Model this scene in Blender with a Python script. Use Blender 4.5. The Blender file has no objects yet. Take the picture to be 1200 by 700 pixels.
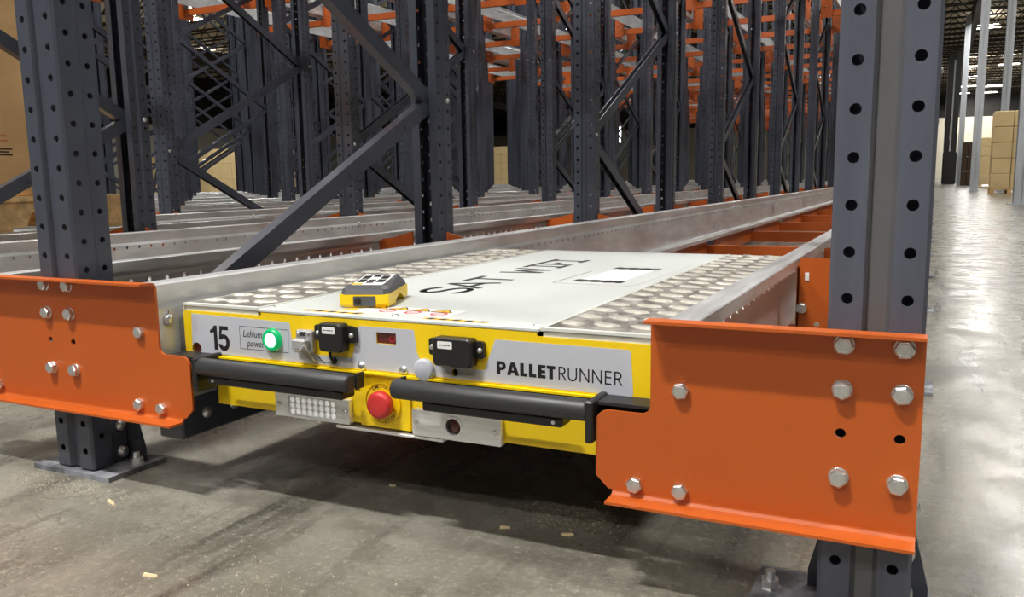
import bpy, bmesh, math, random
from mathutils import Vector, Matrix
from mathutils.geometry import tessellate_polygon

random.seed(7)
S = bpy.context.scene
COL = S.collection

# ------------------------------------------------------------------ camera
def rot_cam(p, y, r):
    Rz = Matrix.Rotation(y, 3, 'Z'); Rx = Matrix.Rotation(p, 3, 'X'); Ry = Matrix.Rotation(r, 3, 'Y')
    return Rz @ Rx @ Ry
cam = bpy.data.cameras.new('camera'); cam_o = bpy.data.objects.new('camera', cam); COL.objects.link(cam_o)
Mr = rot_cam(-0.15116, 0.45904, 0.01452)
right, fwd, up = Mr.col[0], Mr.col[1], Mr.col[2]
cam_o.matrix_world = Matrix(((right.x, up.x, -fwd.x, 0.04776), (right.y, up.y, -fwd.y, -0.97403),
                             (right.z, up.z, -fwd.z, 0.5163), (0, 0, 0, 1)))
cam.sensor_width = 36.0; cam.lens = 994.437 / 1200 * 36; cam.shift_y = 11.58 / 1200
cam.clip_start = 0.02; cam.clip_end = 400
S.camera = cam_o

# ------------------------------------------------------------------ world, exposure, area lights
w = bpy.data.worlds.new('world'); S.world = w; w.use_nodes = True
w.node_tree.nodes['Background'].inputs[0].default_value = (1.0, 0.97, 0.92, 1)
w.node_tree.nodes['Background'].inputs[1].default_value = 0.15
S.view_settings.view_transform = 'Standard'; S.view_settings.look = 'None'
S.view_settings.exposure = 0.06; S.view_settings.gamma = 1.0; S.view_settings.use_curve_mapping = False
LAMP_W = 300.0
CEIL = 7.8
LAMP_Z = 7.3
# high-bay positions: the ones the photo shows far off, and the unseen grid with fill lamps added to brighten fronts and aisle
FAR_LAMPS = [(1.9, 46), (1.95, 62.5), (2.0, 70), (2.15, 76.5), (3.9, 62.5), (3.9, 77.5), (1.8, 83), (3.85, 83.5),
             (-36.5, 35.0), (-20, 60), (-8, 60)]
NEAR_LAMPS = [(-1.82, -2.75), (2.9, -0.6), (3.0, 7.0), (-4.8, -6.5), (1.5, -8.0), (-3.2, 6.2), (-7.2, 2.2), (2.4, 13), (-6.0, 12.5), (-11.5, 7.5),  # those before the rack and beside the aisle mouth are added fill
              (2.3, 21), (-11, 17), (-17, 13), (2.2, 30), (-20, 24), (-26, 14), (-10, 28), (2.0, 38), (-28, 26), (-4, 22), (-15, 36), (-33, 22)]

# ------------------------------------------------------------------ material helpers
def mat(name, base, rough=0.5, metal=0.0, noise=0.0, nscale=8.0, dark=0.75, bump=0.0, bscale=60.0, rvar=0.0, emit=None, estr=0.0, stretch=(1,1,1), coat=0.0, spec=0.5):
    m = bpy.data.materials.new(name); m.use_nodes = True
    nt = m.node_tree; b = nt.nodes['Principled BSDF']
    b.inputs['Base Color'].default_value = (*base, 1); b.inputs['Roughness'].default_value = rough
    b.inputs['Metallic'].default_value = metal
    if 'Coat Weight' in b.inputs: b.inputs['Coat Weight'].default_value = coat
    b.inputs['Specular IOR Level'].default_value = spec
    if emit:
        b.inputs['Emission Color'].default_value = (*emit, 1); b.inputs['Emission Strength'].default_value = estr
    tc = nt.nodes.new('ShaderNodeTexCoord'); mp = nt.nodes.new('ShaderNodeMapping'); mp.inputs['Scale'].default_value = stretch
    nt.links.new(tc.outputs['Object'], mp.inputs['Vector'])
    if noise > 0 or rvar > 0:
        n = nt.nodes.new('ShaderNodeTexNoise'); n.inputs['Scale'].default_value = nscale; n.inputs['Detail'].default_value = 6; n.inputs['Roughness'].default_value = 0.62
        nt.links.new(mp.outputs[0], n.inputs['Vector'])
        if noise > 0:
            mx = nt.nodes.new('ShaderNodeMix'); mx.data_type = 'RGBA'
            mx.inputs[6].default_value = (*[c * dark for c in base], 1); mx.inputs[7].default_value = (*[min(1, c * (2 - dark)) for c in base], 1)
            rp = nt.nodes.new('ShaderNodeMapRange'); rp.inputs[1].default_value = 0.5 - 0.5 / (1 + 3 * noise); rp.inputs[2].default_value = 0.5 + 0.5 / (1 + 3 * noise)
            nt.links.new(n.outputs[0], rp.inputs[0]); nt.links.new(rp.outputs[0], mx.inputs[0]); nt.links.new(mx.outputs[2], b.inputs['Base Color'])
        if rvar > 0:
            mr = nt.nodes.new('ShaderNodeMapRange'); mr.inputs[3].default_value = max(0.02, rough - rvar); mr.inputs[4].default_value = min(1, rough + rvar)
            nt.links.new(n.outputs[0], mr.inputs[0]); nt.links.new(mr.outputs[0], b.inputs['Roughness'])
    if bump > 0:
        n2 = nt.nodes.new('ShaderNodeTexNoise'); n2.inputs['Scale'].default_value = bscale; n2.inputs['Detail'].default_value = 4
        nt.links.new(mp.outputs[0], n2.inputs['Vector'])
        bp = nt.nodes.new('ShaderNodeBump'); bp.inputs['Strength'].default_value = bump; bp.inputs['Distance'].default_value = 0.002
        nt.links.new(n2.outputs[0], bp.inputs['Height']); nt.links.new(bp.outputs[0], b.inputs['Normal'])
    return m

def lin(r, g, b):
    f = lambda c: (c / 255 / 12.92) if c <= 10 else ((c / 255 + 0.055) / 1.055) ** 2.4
    return (f(r), f(g), f(b))

M = {}
M['slate'] = mat('slate_paint', lin(66, 70, 82), 0.30, 0.0, 0.25, 9, 0.85, 0.02, 120, 0.08, coat=0.2)
M['slate_front'] = mat('slate_paint_dusty', lin(82, 86, 99), 0.38, 0.0, 0.5, 7, 0.86, 0.02, 120, 0.10, stretch=(5, 5, 0.6))
M['dusty'] = mat('dusty_base_plate', lin(120, 122, 128), 0.6, 0.0, 1.4, 16, 0.45)
M['orange'] = mat('orange_paint', (0.49, 0.097, 0.012), 0.40, 0.0, 0.15, 6, 0.94, 0.03, 90, 0.06)
M['galv'] = mat('galvanised_steel', (0.66, 0.67, 0.675), 0.33, 0.5, 1.0, 22, 0.86, 0.03, 40, 0.10, stretch=(3, 0.22, 1))
M['zinc'] = mat('zinc_bolt', (0.74, 0.75, 0.75), 0.30, 0.9, 0.3, 90, 0.85)
M['yellow'] = mat('yellow_paint', lin(245, 208, 14), 0.36, 0.0, 0.1, 5, 0.96)
M['decal'] = mat('silver_grey_decal', lin(190, 193, 202), 0.42, 0.0)
M['black'] = mat('black_plastic', (0.013, 0.013, 0.014), 0.38, 0.0, 0.2, 40, 0.8)
M['rubber'] = mat('black_rubber', (0.030, 0.031, 0.034), 0.44, 0.0, 0.4, 14, 0.8, 0.02, 200)
M['print'] = mat('black_print', (0.008, 0.008, 0.009), 0.55)
M['printred'] = mat('red_print', lin(190, 30, 50), 0.5)
M['printyel'] = mat('yellow_print', lin(240, 190, 40), 0.5)
M['white'] = mat('white_label', lin(236, 236, 236), 0.4)
M['deck'] = mat('light_grey_deck_paint', lin(208, 213, 210), 0.33, 0.0, 0.25, 3.5, 0.95, 0.01, 60, 0.06)
M['decktrim'] = mat('grey_deck_edge', lin(212, 214, 208), 0.38)
M['tread'] = mat('worn_tread_plate', (0.33, 0.31, 0.28), 0.42, 0.6, 1.2, 30, 0.55, 0.3, 260, 0.15)
M['treadtop'] = mat('polished_tread_top', (0.66, 0.64, 0.57), 0.40, 0.55, 0.8, 60, 0.85)
M['alu'] = mat('brushed_aluminium', (0.84, 0.84, 0.84), 0.36, 0.65, 0.7, 30, 0.85, 0.04, 80, 0.12, stretch=(0.4, 1, 3))
M['darkred'] = mat('dark_red_lens', (0.10, 0.012, 0.009), 0.15, 0.0, coat=0.5)
M['latch'] = mat('dull_grey_metal', (0.46, 0.46, 0.47), 0.42, 0.5, 0.6, 60, 0.8)
M['stamp'] = mat('faint_stamp', lin(214, 140, 104), 0.8)
M['red'] = mat('red_plastic', lin(196, 48, 48), 0.42)
M['green'] = mat('green_ring', lin(10, 150, 90), 0.25, emit=lin(0, 170, 95), estr=0.5)
M['greenlit'] = mat('green_lit_core', (0.6, 1.0, 0.85), 0.3, emit=(0.55, 1.0, 0.82), estr=3.0)
M['chassis'] = mat('dark_chassis', (0.02, 0.02, 0.022), 0.5)
M['ledlens'] = mat('clear_led_lens', lin(226, 227, 230), 0.25, 0.0, coat=0.4)
M['ledchip'] = mat('led_chip', lin(250, 250, 245), 0.2, emit=(1, 1, 0.97), estr=0.25)
M['remgrey'] = mat('remote_dark_grey', lin(78, 80, 84), 0.45)
M['card'] = mat('cardboard', lin(226, 186, 132), 0.8, 0.0, 0.3, 3, 0.93, stretch=(1, 1, 4))
M['cardpale'] = mat('pale_cardboard', lin(214, 190, 140), 0.8, 0.0, 0.3, 3, 0.92)
M['carddark'] = mat('brown_crate', lin(74, 58, 42), 0.8, 0.0, 0.4, 3, 0.8)
M['wood'] = mat('pallet_wood', lin(226, 190, 136), 0.8, 0.0, 0.9, 5, 0.78, 0.1, 40, stretch=(0.6, 6, 6))
M['grit'] = mat('concrete_grit', lin(196, 188, 168), 0.8)
M['sawdust'] = mat('dull_sawdust', lin(178, 160, 122), 0.8)
M['straw'] = mat('wood_splinter', lin(226, 206, 160), 0.7)
M['column'] = mat('pale_grey_column', lin(172, 177, 182), 0.5, 0.0, 0.3, 1.5, 0.93)
M['ceil'] = mat('roof_deck', lin(222, 208, 182), 0.6, 0.0, 0.3, 0.6, 0.9)
M['joist'] = mat('dark_joist', lin(58, 52, 46), 0.6)
M['dark'] = mat('dark_steel', (0.015, 0.015, 0.016), 0.6)
M['lens'] = mat('lamp_lens', (1, 1, 1), 0.3, emit=(1.0, 0.97, 0.91), estr=26.0)
M['ceilglow'] = mat('added_ceiling_glow', (1, 1, 1), 0.3, emit=(1.0, 0.95, 0.86), estr=60.0)  # emission added to brighten the ceiling from below
M['lampbody'] = mat('lamp_housing', lin(220, 220, 220), 0.4)

def grime(m, tint, half):
    nt = m.node_tree; b = nt.nodes['Principled BSDF']; L = nt.links.new
    src = b.inputs['Base Color'].links[0].from_socket
    tc = nt.nodes.new('ShaderNodeTexCoord'); sp = nt.nodes.new('ShaderNodeSeparateXYZ'); L(tc.outputs['Object'], sp.inputs[0])
    mp = nt.nodes.new('ShaderNodeMapping'); mp.inputs['Scale'].default_value = (20, 20, 7); L(tc.outputs['Object'], mp.inputs[0])
    n = nt.nodes.new('ShaderNodeTexNoise'); n.inputs['Scale'].default_value = 1.0; n.inputs['Detail'].default_value = 5; L(mp.outputs[0], n.inputs[0])
    ab = nt.nodes.new('ShaderNodeMath'); ab.operation = 'ABSOLUTE'; L(sp.outputs[0], ab.inputs[0])
    ma = nt.nodes.new('ShaderNodeMath'); ma.operation = 'MULTIPLY_ADD'; L(n.outputs[0], ma.inputs[0]); ma.inputs[1].default_value = -0.016; L(ab.outputs[0], ma.inputs[2])
    mr = nt.nodes.new('ShaderNodeMapRange'); mr.inputs[1].default_value = half - 0.006; mr.inputs[2].default_value = half - 0.012; mr.inputs[4].default_value = 0.6; L(ma.outputs[0], mr.inputs[0])
    x = nt.nodes.new('ShaderNodeMix'); x.data_type = 'RGBA'; L(mr.outputs[0], x.inputs[0]); L(src, x.inputs[6]); x.inputs[7].default_value = (*tint, 1)
    L(x.outputs[2], b.inputs['Base Color'])
grime(M['slate_front'], lin(104, 102, 98), 0.014)

# concrete floor
def floor_material():
    m = bpy.data.materials.new('polished_concrete'); m.use_nodes = True
    nt = m.node_tree; b = nt.nodes['Principled BSDF']; L = nt.links.new
    tc = nt.nodes.new('ShaderNodeTexCoord')
    def noise(scale, detail, rough, stretch=(1, 1, 1), rotz=0.0, dist=0.0):
        mp = nt.nodes.new('ShaderNodeMapping'); mp.inputs['Scale'].default_value = stretch; mp.inputs['Rotation'].default_value = (0, 0, rotz)
        L(tc.outputs['Object'], mp.inputs['Vector'])
        n = nt.nodes.new('ShaderNodeTexNoise'); n.inputs['Scale'].default_value = scale; n.inputs['Detail'].default_value = detail
        n.inputs['Roughness'].default_value = rough; n.inputs['Distortion'].default_value = dist
        L(mp.outputs[0], n.inputs['Vector']); return n
    def ramp(n, a, c):
        r = nt.nodes.new('ShaderNodeMapRange'); r.inputs[1].default_value = a; r.inputs[2].default_value = c; L(n.outputs[0], r.inputs[0]); return r
    def mix(fac, A, B):
        x = nt.nodes.new('ShaderNodeMix'); x.data_type = 'RGBA'; L(fac, x.inputs[0])
        for s, v in ((6, A), (7, B)):
            if isinstance(v, tuple): x.inputs[s].default_value = (*v, 1)
            else: L(v, x.inputs[s])
        return x.outputs[2]
    big = ramp(noise(0.8, 5, 0.6, dist=0.6), 0.36, 0.64)
    c = mix(big.outputs[0], lin(112, 109, 99), lin(146, 143, 132))
    med = ramp(noise(5.5, 8, 0.7, dist=0.4), 0.40, 0.72)
    c = mix(med.outputs[0], c, lin(92, 88, 78))
    streak = ramp(noise(3.0, 6, 0.62, (4.5, 0.30, 1), rotz=0.06), 0.52, 0.70)  # tyre marks, plus rail shadows put into the floor colour
    c = mix(streak.outputs[0], c, lin(74, 71, 64))
    fine = ramp(noise(95, 8, 0.85), 0.52, 0.74)
    c = mix(fine.outputs[0], c, lin(186, 181, 166))
    scr = ramp(noise(16, 3, 0.5, (0.35, 5, 1), rotz=0.5, dist=1.0), 0.68, 0.74)
    c = mix(scr.outputs[0], c, lin(108, 102, 92))
    spots = nt.nodes.new('ShaderNodeTexVoronoi'); spots.inputs['Scale'].default_value = 26; L(tc.outputs['Object'], spots.inputs['Vector'])
    sp = nt.nodes.new('ShaderNodeMapRange'); sp.inputs[1].default_value = 0.07; sp.inputs[2].default_value = 0.04; L(spots.outputs[0], sp.inputs[0])
    gate = ramp(noise(2.3, 4, 0.6), 0.52, 0.62)
    mu = nt.nodes.new('ShaderNodeMath'); mu.operation = 'MULTIPLY'; L(sp.outputs[0], mu.inputs[0]); L(gate.outputs[0], mu.inputs[1])
    c = mix(mu.outputs[0], c, lin(226, 220, 204))
    crack = nt.nodes.new('ShaderNodeTexVoronoi'); crack.feature = 'DISTANCE_TO_EDGE'; crack.inputs['Scale'].default_value = 5.0
    wob = noise(4.0, 6, 0.7); ad = nt.nodes.new('ShaderNodeVectorMath'); ad.operation = 'MULTIPLY_ADD'; L(wob.outputs[1], ad.inputs[0]); ad.inputs[1].default_value = (0.45, 0.45, 0); L(tc.outputs['Object'], ad.inputs[2]); L(ad.outputs[0], crack.inputs['Vector'])
    ck = nt.nodes.new('ShaderNodeMapRange'); ck.inputs[1].default_value = 0.012; ck.inputs[2].default_value = 0.002; ck.inputs[4].default_value = 0.5; L(crack.outputs[0], ck.inputs[0])
    c = mix(ck.outputs[0], c, lin(70, 66, 58))
    L(c, b.inputs['Base Color'])
    rr = nt.nodes.new('ShaderNodeMapRange'); rr.inputs[3].default_value = 0.20; rr.inputs[4].default_value = 0.44; L(med.outputs[0], rr.inputs[0]); L(rr.outputs[0], b.inputs['Roughness'])
    b.inputs['Specular IOR Level'].default_value = 0.5
    bp = nt.nodes.new('ShaderNodeBump'); bp.inputs['Strength'].default_value = 0.12; bp.inputs['Distance'].default_value = 0.003
    L(noise(38, 6, 0.7).outputs[0], bp.inputs['Height']); L(bp.outputs[0], b.inputs['Normal'])
    return m
M['floor'] = floor_material()

def wall_material(z0, low, high):  # pale up to a set height, near-black above it
    m = bpy.data.materials.new('wall_pale_below_dark_above'); m.use_nodes = True
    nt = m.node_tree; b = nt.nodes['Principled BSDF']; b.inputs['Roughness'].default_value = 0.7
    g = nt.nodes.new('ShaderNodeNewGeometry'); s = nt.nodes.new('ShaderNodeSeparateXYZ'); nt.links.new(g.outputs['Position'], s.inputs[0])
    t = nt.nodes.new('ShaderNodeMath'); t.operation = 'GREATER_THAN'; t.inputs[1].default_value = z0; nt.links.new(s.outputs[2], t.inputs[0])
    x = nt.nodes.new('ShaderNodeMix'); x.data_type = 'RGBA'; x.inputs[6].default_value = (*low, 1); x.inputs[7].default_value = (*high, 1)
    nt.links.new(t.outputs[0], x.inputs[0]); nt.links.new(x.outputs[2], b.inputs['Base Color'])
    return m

# ------------------------------------------------------------------ mesh helpers
class MB:
    """collects shapes (in world or local coordinates) and links them as ONE mesh object"""
    def __init__(s): s.v = []; s.f = []; s.m = []; s.sm = []
    def add(s, verts, faces, mi=0, smooth=False):
        o = len(s.v); s.v += [tuple(p) for p in verts]
        for f in faces: s.f.append([i + o for i in f]); s.m.append(mi); s.sm.append(smooth)
        return s
    def box(s, x0, x1, y0, y1, z0, z1, mi=0, T=None, bev=0.0):
        if bev > 0:
            b = bev
            lo = [(x0 + b, y0 + b), (x1 - b, y0 + b), (x1 - b, y1 - b), (x0 + b, y1 - b)]
            hi = [(x0, y0 + b), (x0 + b, y0), (x1 - b, y0), (x1, y0 + b), (x1, y1 - b), (x1 - b, y1), (x0 + b, y1), (x0, y1 - b)]
            v = [(p[0], p[1], z0) for p in lo] + [(p[0], p[1], z0 + b) for p in hi] + [(p[0], p[1], z1 - b) for p in hi] + [(p[0], p[1], z1) for p in lo]
            f = [(3, 2, 1, 0), (20, 21, 22, 23)]
            for i in range(8): f.append((4 + i, 4 + (i + 1) % 8, 12 + (i + 1) % 8, 12 + i))
            for i in range(4):
                a, c = 4 + 2 * i, 5 + 2 * i
                f.append((i, c, a)); f.append((20 + i, a + 8, c + 8))
                j = (i + 1) % 4; f.append((i, j, 4 + 2 * j, c)); f.append((20 + j, 20 + i, c + 8, 12 + 2 * j))
        else:
            v = [(x, y, z) for z in (z0, z1) for y in (y0, y1) for x in (x0, x1)]
            f = [(0, 2, 3, 1), (4, 5, 7, 6), (0, 1, 5, 4), (2, 6, 7, 3), (0, 4, 6, 2), (1, 3, 7, 5)]
        if T is not None: v = [T @ Vector(p) for p in v]
        return s.add(v, f, mi)
    def frustum(s, b0, b1, mi=0, T=None):
        """b0, b1: two lists of n points (bottom, top), closed"""
        n = len(b0); v = list(b0) + list(b1)
        f = [tuple(reversed(range(n))), tuple(range(n, 2 * n))] + [(i, (i + 1) % n, n + (i + 1) % n, n + i) for i in range(n)]
        if T is not None: v = [T @ Vector(p) for p in v]
        return s.add(v, f, mi)
    def prism(s, poly, holes, fn, t0, t1, mi=0, smooth=False):
        """polygon (2-D, may have holes) extruded between t0 and t1; fn(u, v, t) -> xyz"""
        loops = [poly] + list(holes); flat = [p for l in loops for p in l]; n = len(flat)
        tris = tessellate_polygon([[Vector((p[0], p[1], 0)) for p in l] for l in loops])
        v = [fn(p[0], p[1], t0) for p in flat] + [fn(p[0], p[1], t1) for p in flat]
        f = []
        for t in tris:
            a, b, c = [flat[i] for i in t]
            if (b[0]-a[0])*(c[1]-a[1]) - (b[1]-a[1])*(c[0]-a[0]) < 0: t = (t[0], t[2], t[1])
            f.append((t[2], t[1], t[0])); f.append((t[0] + n, t[1] + n, t[2] + n))
        o = 0
        for l in loops:
            k = len(l)
            for i in range(k): f.append((o + i, o + (i + 1) % k, n + o + (i + 1) % k, n + o + i))
            o += k
        return s.add(v, f, mi, smooth)
    def cyl(s, p0, p1, r0, r1=None, n=16, mi=0, cap=True, smooth=True, phase=0.0):
        r1 = r0 if r1 is None else r1
        p0, p1 = Vector(p0), Vector(p1); d = (p1 - p0).normalized()
        a = d.orthogonal().normalized(); b = d.cross(a)
        v = []
        for p, r in ((p0, r0), (p1, r1)):
            for i in range(n):
                t = phase + 2 * math.pi * i / n; v.append(p + a * (r * math.cos(t)) + b * (r * math.sin(t)))
        s.add(v, [(i, (i + 1) % n, n + (i + 1) % n, n + i) for i in range(n)], mi, smooth)
        if cap: s.add(v[:n], [tuple(reversed(range(n)))], mi); s.add(v[n:], [tuple(range(n))], mi)
        return s
    def lathe(s, p, d, prof, n=24, mi=0):
        """prof: list of (distance along d, radius)"""
        p, d = Vector(p), Vector(d).normalized(); a = d.orthogonal().normalized(); b = d.cross(a); v = []
        for h, r in prof:
            for i in range(n):
                t = 2 * math.pi * i / n; v.append(p + d * h + a * (r * math.cos(t)) + b * (r * math.sin(t)))
        f = []
        for k in range(len(prof) - 1):
            for i in range(n): f.append((k*n + i, k*n + (i+1) % n, (k+1)*n + (i+1) % n, (k+1)*n + i))
        s.add(v, f, mi, True)
        k = len(prof) - 1
        s.add(v[k*n:], [tuple(range(n))], mi); s.add(v[:n], [tuple(reversed(range(n)))], mi)
        return s
    def tube(s, pts, r, n=8, mi=0):
        pts = [Vector(p) for p in pts]; v = []
        for i, p in enumerate(pts):
            d = (pts[min(i+1, len(pts)-1)] - pts[max(i-1, 0)]).normalized(); a = d.cross(Vector((0.3, 0.2, 0.93))).normalized(); b = d.cross(a)
            for k in range(n):
                t = 2 * math.pi * k / n; v.append(p + a * (r*math.cos(t)) + b * (r*math.sin(t)))
        f = [(i*n + k, i*n + (k+1) % n, (i+1)*n + (k+1) % n, (i+1)*n + k) for i in range(len(pts)-1) for k in range(n)]
        f += [tuple(reversed(range(n))), tuple(range((len(pts)-1)*n, len(pts)*n))]
        return s.add(v, f, mi, True)
    def mesh(s, name, mats, origin=(0, 0, 0)):
        me = bpy.data.meshes.new(name); ox, oy, oz = origin
        me.from_pydata([(x - ox, y - oy, z - oz) for x, y, z in s.v], [], s.f)
        for m_ in (mats if isinstance(mats, (list, tuple)) else [mats]): me.materials.append(m_)
        me.polygons.foreach_set('material_index', s.m); me.polygons.foreach_set('use_smooth', s.sm)
        me.update(); return me
    def build(s, name, mats, parent=None, label=None):
        """parts are given in world coordinates of an unrotated thing"""
        o = wloc(parent) if parent else (0, 0, 0)
        ob = bpy.data.objects.new(name, s.mesh(name, mats, o)); COL.objects.link(ob)
        if parent: ob.parent = parent
        if label: ob['label'] = label
        return ob

def wloc(o):
    v = Vector((0, 0, 0))
    while o is not None: v = v + o.location; o = o.parent
    return v
def link(name, me, parent=None, loc=(0, 0, 0), rot=(0, 0, 0)):
    o = bpy.data.objects.new(name, me); COL.objects.link(o); o.location = loc; o.rotation_euler = rot
    if parent: o.parent = parent
    return o
def thing(name, label, cat, loc=(0, 0, 0), group=None):
    o = bpy.data.objects.new(name, None); COL.objects.link(o); o.location = loc; o.empty_display_size = 0.05
    o['label'] = label; o['category'] = cat
    if group: o['group'] = group
    return o
def tag(o, label, cat, group=None):
    o['label'] = label; o['category'] = cat
    if group: o['group'] = group
    return o
def struct(o): o['kind'] = 'structure'; return o
def kids(o): return [c for c in bpy.data.objects if c.parent == o]
XZ = lambda u, v, t: (u, t, v)        # polygon in the X-Z plane, extruded along Y (t falls towards the viewer)
XY = lambda u, v, t: (u, v, t)
YZ = lambda u, v, t: (t, u, v)
def circle(cx, cy, r, n=16, ph=0.0): return [(cx + r*math.cos(ph + 2*math.pi*i/n), cy + r*math.sin(ph + 2*math.pi*i/n)) for i in range(n)]
def rrect(x0, x1, y0, y1, r, n=4):
    p = []
    for cx, cy, a in ((x1-r, y0+r, -90), (x1-r, y1-r, 0), (x0+r, y1-r, 90), (x0+r, y0+r, 180)):
        for i in range(n+1):
            t = math.radians(a + 90*i/n); p.append((cx + r*math.cos(t), cy + r*math.sin(t)))
    return p
ORD = ['zeroth', 'first', 'second', 'third', 'fourth', 'fifth', 'sixth', 'seventh', 'eighth', 'ninth', 'tenth', 'eleventh', 'twelfth', 'thirteenth', 'fourteenth', 'fifteenth', 'sixteenth', 'seventeenth', 'eighteenth', 'nineteenth', 'twentieth', 'twenty-first', 'twenty-second', 'twenty-third', 'twenty-fourth'] + ['twenty-' + q for q in ('fifth', 'sixth', 'seventh', 'eighth', 'ninth')] + ['thirtieth', 'thirty-first', 'thirty-second']

# ------------------------------------------------------------------ the building
struct(MB().box(-46, 16, -14, 86, -0.12, 0.0).build('floor', M['floor']))
cl = struct(MB().box(-46, 16, -14, 86, CEIL, CEIL + 0.15).build('ceiling', M['ceil']))
jm = MB()      # one open-web roof joist running across the aisle
jm.box(-31, 31, -0.05, 0.05, 0.52, 0.60).box(-31, 31, -0.04, 0.04, 0.0, 0.07)
for i in range(62):
    x0 = -31 + i; 
    for (xa, za, xb, zb) in ((x0, 0.05, x0 + 0.5, 0.54), (x0 + 0.5, 0.54, x0 + 1, 0.05)):
        jm.frustum([(xa-0.03, -0.015, za), (xa+0.03, -0.015, za), (xa+0.03, 0.015, za), (xa-0.03, 0.015, za)],
                   [(xb-0.03, -0.015, zb), (xb+0.03, -0.015, zb), (xb+0.03, 0.015, zb), (xb-0.03, 0.015, zb)])
jme = jm.mesh('joist', M['joist'])
for i in range(56): link('joist', jme, cl, (-15, -11 + i * 1.72, CEIL - 0.60))
gme = MB().box(-0.12, 0.12, -14, 86, -0.5, 0.3).mesh('girder', M['joist'])
for x in (1.25, -11, -23, -35, 8.5): link('girder', gme, cl, (x, 0, CEIL - 0.62))
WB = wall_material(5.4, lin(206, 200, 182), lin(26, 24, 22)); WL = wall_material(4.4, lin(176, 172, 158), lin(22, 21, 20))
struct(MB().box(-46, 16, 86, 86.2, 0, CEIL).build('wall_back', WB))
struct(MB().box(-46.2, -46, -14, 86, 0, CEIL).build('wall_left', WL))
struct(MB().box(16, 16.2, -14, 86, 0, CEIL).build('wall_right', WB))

M['day'] = mat('daylight_pane', (0.9, 0.95, 1.0), 0.2, emit=(0.95, 0.98, 1.0), estr=9.0)
wn = struct(MB().box(-31.05, -29.7, 85.9, 86.0, 4.1, 5.9).build('window_1', M['column']))
MB().box(-30.95, -29.8, 85.88, 85.9, 4.2, 5.8).build('pane', M['day'], wn)
# building columns along the aisle, each a wide-flange steel post on a base plate
def column_mesh(h, wx, wy):
    b = MB(); t = 0.02
    b.box(-wx/2, wx/2, -wy/2, -wy/2 + t, 0.02, h).box(-wx/2, wx/2, wy/2 - t, wy/2, 0.02, h).box(-0.01, 0.01, -wy/2, wy/2, 0.02, h)
    return b.mesh('post', M['column'])
cmesh = column_mesh(CEIL - 0.9, 0.21, 0.25)
cbase = MB().box(-0.18, 0.18, -0.18, 0.18, 0.0, 0.02).mesh('base_plate', M['column'])
for (x, y, lab) in ((1.30, 14.8, 'pale grey steel building column nearest the camera, cut by the right photo edge'),
                    (1.065, 26.4, 'pale grey steel building column in front of the dark crates, second in its row'),
                    (0.98, 39.8, 'pale grey steel building column beside the dark mast, third in its row'),
                    (0.55, 56.5, 'pale grey steel building column farthest down the aisle with a red band'),
                    (1.72, 26.9, 'pale grey steel building column in front of the tan carton stacks, right of its row')):
    t = thing('building_column', lab, 'column', (x, y, 0), 'steel building columns along the aisle')
    link('post', cmesh, t); link('base_plate', cbase, t)
    if y > 50: MB().box(x-0.12, x+0.12, y-0.14, y+0.14, 3.35, 3.6).build('red_band', M['red'], t, 'red band painted round the post')

# high-bay lamps: housing, lens, an area lamp below and an added glow strip on top
hb_body = MB().frustum([(-0.6, -0.2, -0.06), (0.6, -0.2, -0.06), (0.6, 0.2, -0.06), (-0.6, 0.2, -0.06)],
                       [(-0.5, -0.12, 0.04), (0.5, -0.12, 0.04), (0.5, 0.12, 0.04), (-0.5, 0.12, 0.04)]).mesh('housing', M['lampbody'])
hb_lens = MB().box(-0.57, 0.57, -0.18, 0.18, -0.075, -0.06).mesh('lens', M['lens'])
hb_glow = MB().box(-0.45, 0.45, -0.10, 0.10, 0.042, 0.05).mesh('added_glow_strip', M['ceilglow'])  # glowing strip added on each fixture to brighten the ceiling
hb_rod = MB().box(-0.01, 0.01, -0.01, 0.01, 0.04, CEIL - LAMP_Z - 0.01).mesh('hanger_rod', M['joist'])
ld = bpy.data.lights.new('high_bay_lamp', 'AREA'); ld.shape = 'RECTANGLE'; ld.size = 1.14; ld.size_y = 0.36; ld.energy = LAMP_W; ld.color = (1.0, 0.98, 0.945)
ld2 = ld.copy(); ld2.energy = LAMP_W * 2.1; ld2.size_y = 0.22     # the bright one over the lane mouth
n_l = 0
FAR_LABELS = ['bright white high-bay light nearest of those above the aisle', 'white high-bay light second nearest in the left row above the aisle',
              'white high-bay light third nearest in the left row above the aisle', 'white high-bay light fourth nearest in the left row above the aisle',
              'white high-bay light nearest in the right row above the aisle', 'white high-bay light second in the right row above the aisle',
              'farthest white high-bay light of the left row above the aisle', 'farthest white high-bay light of the right row above the aisle',
              'white high-bay light shining between the left uprights far across the hall', 'white high-bay light far behind the middle of the racks',
              'white high-bay light far behind the right half of the racks']
for (x, y) in FAR_LAMPS + NEAR_LAMPS:
    n_l += 1; far = n_l <= len(FAR_LAMPS)
    if far: lab = FAR_LABELS[n_l - 1]
    else: lab = 'white high-bay ceiling light of the unseen grid and its added fill lamps'
    t = thing('high_bay_light', lab, 'light', (x, y, LAMP_Z), 'high-bay ceiling lights')
    link('housing', hb_body, t); link('lens', hb_lens, t); link('added_glow_strip', hb_glow, t); link('hanger_rod', hb_rod, t)
    lo = bpy.data.objects.new('lamp', ld2 if (x, y) == NEAR_LAMPS[0] else ld); COL.objects.link(lo); lo.location = (0, 0, -0.085); lo.parent = t

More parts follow.
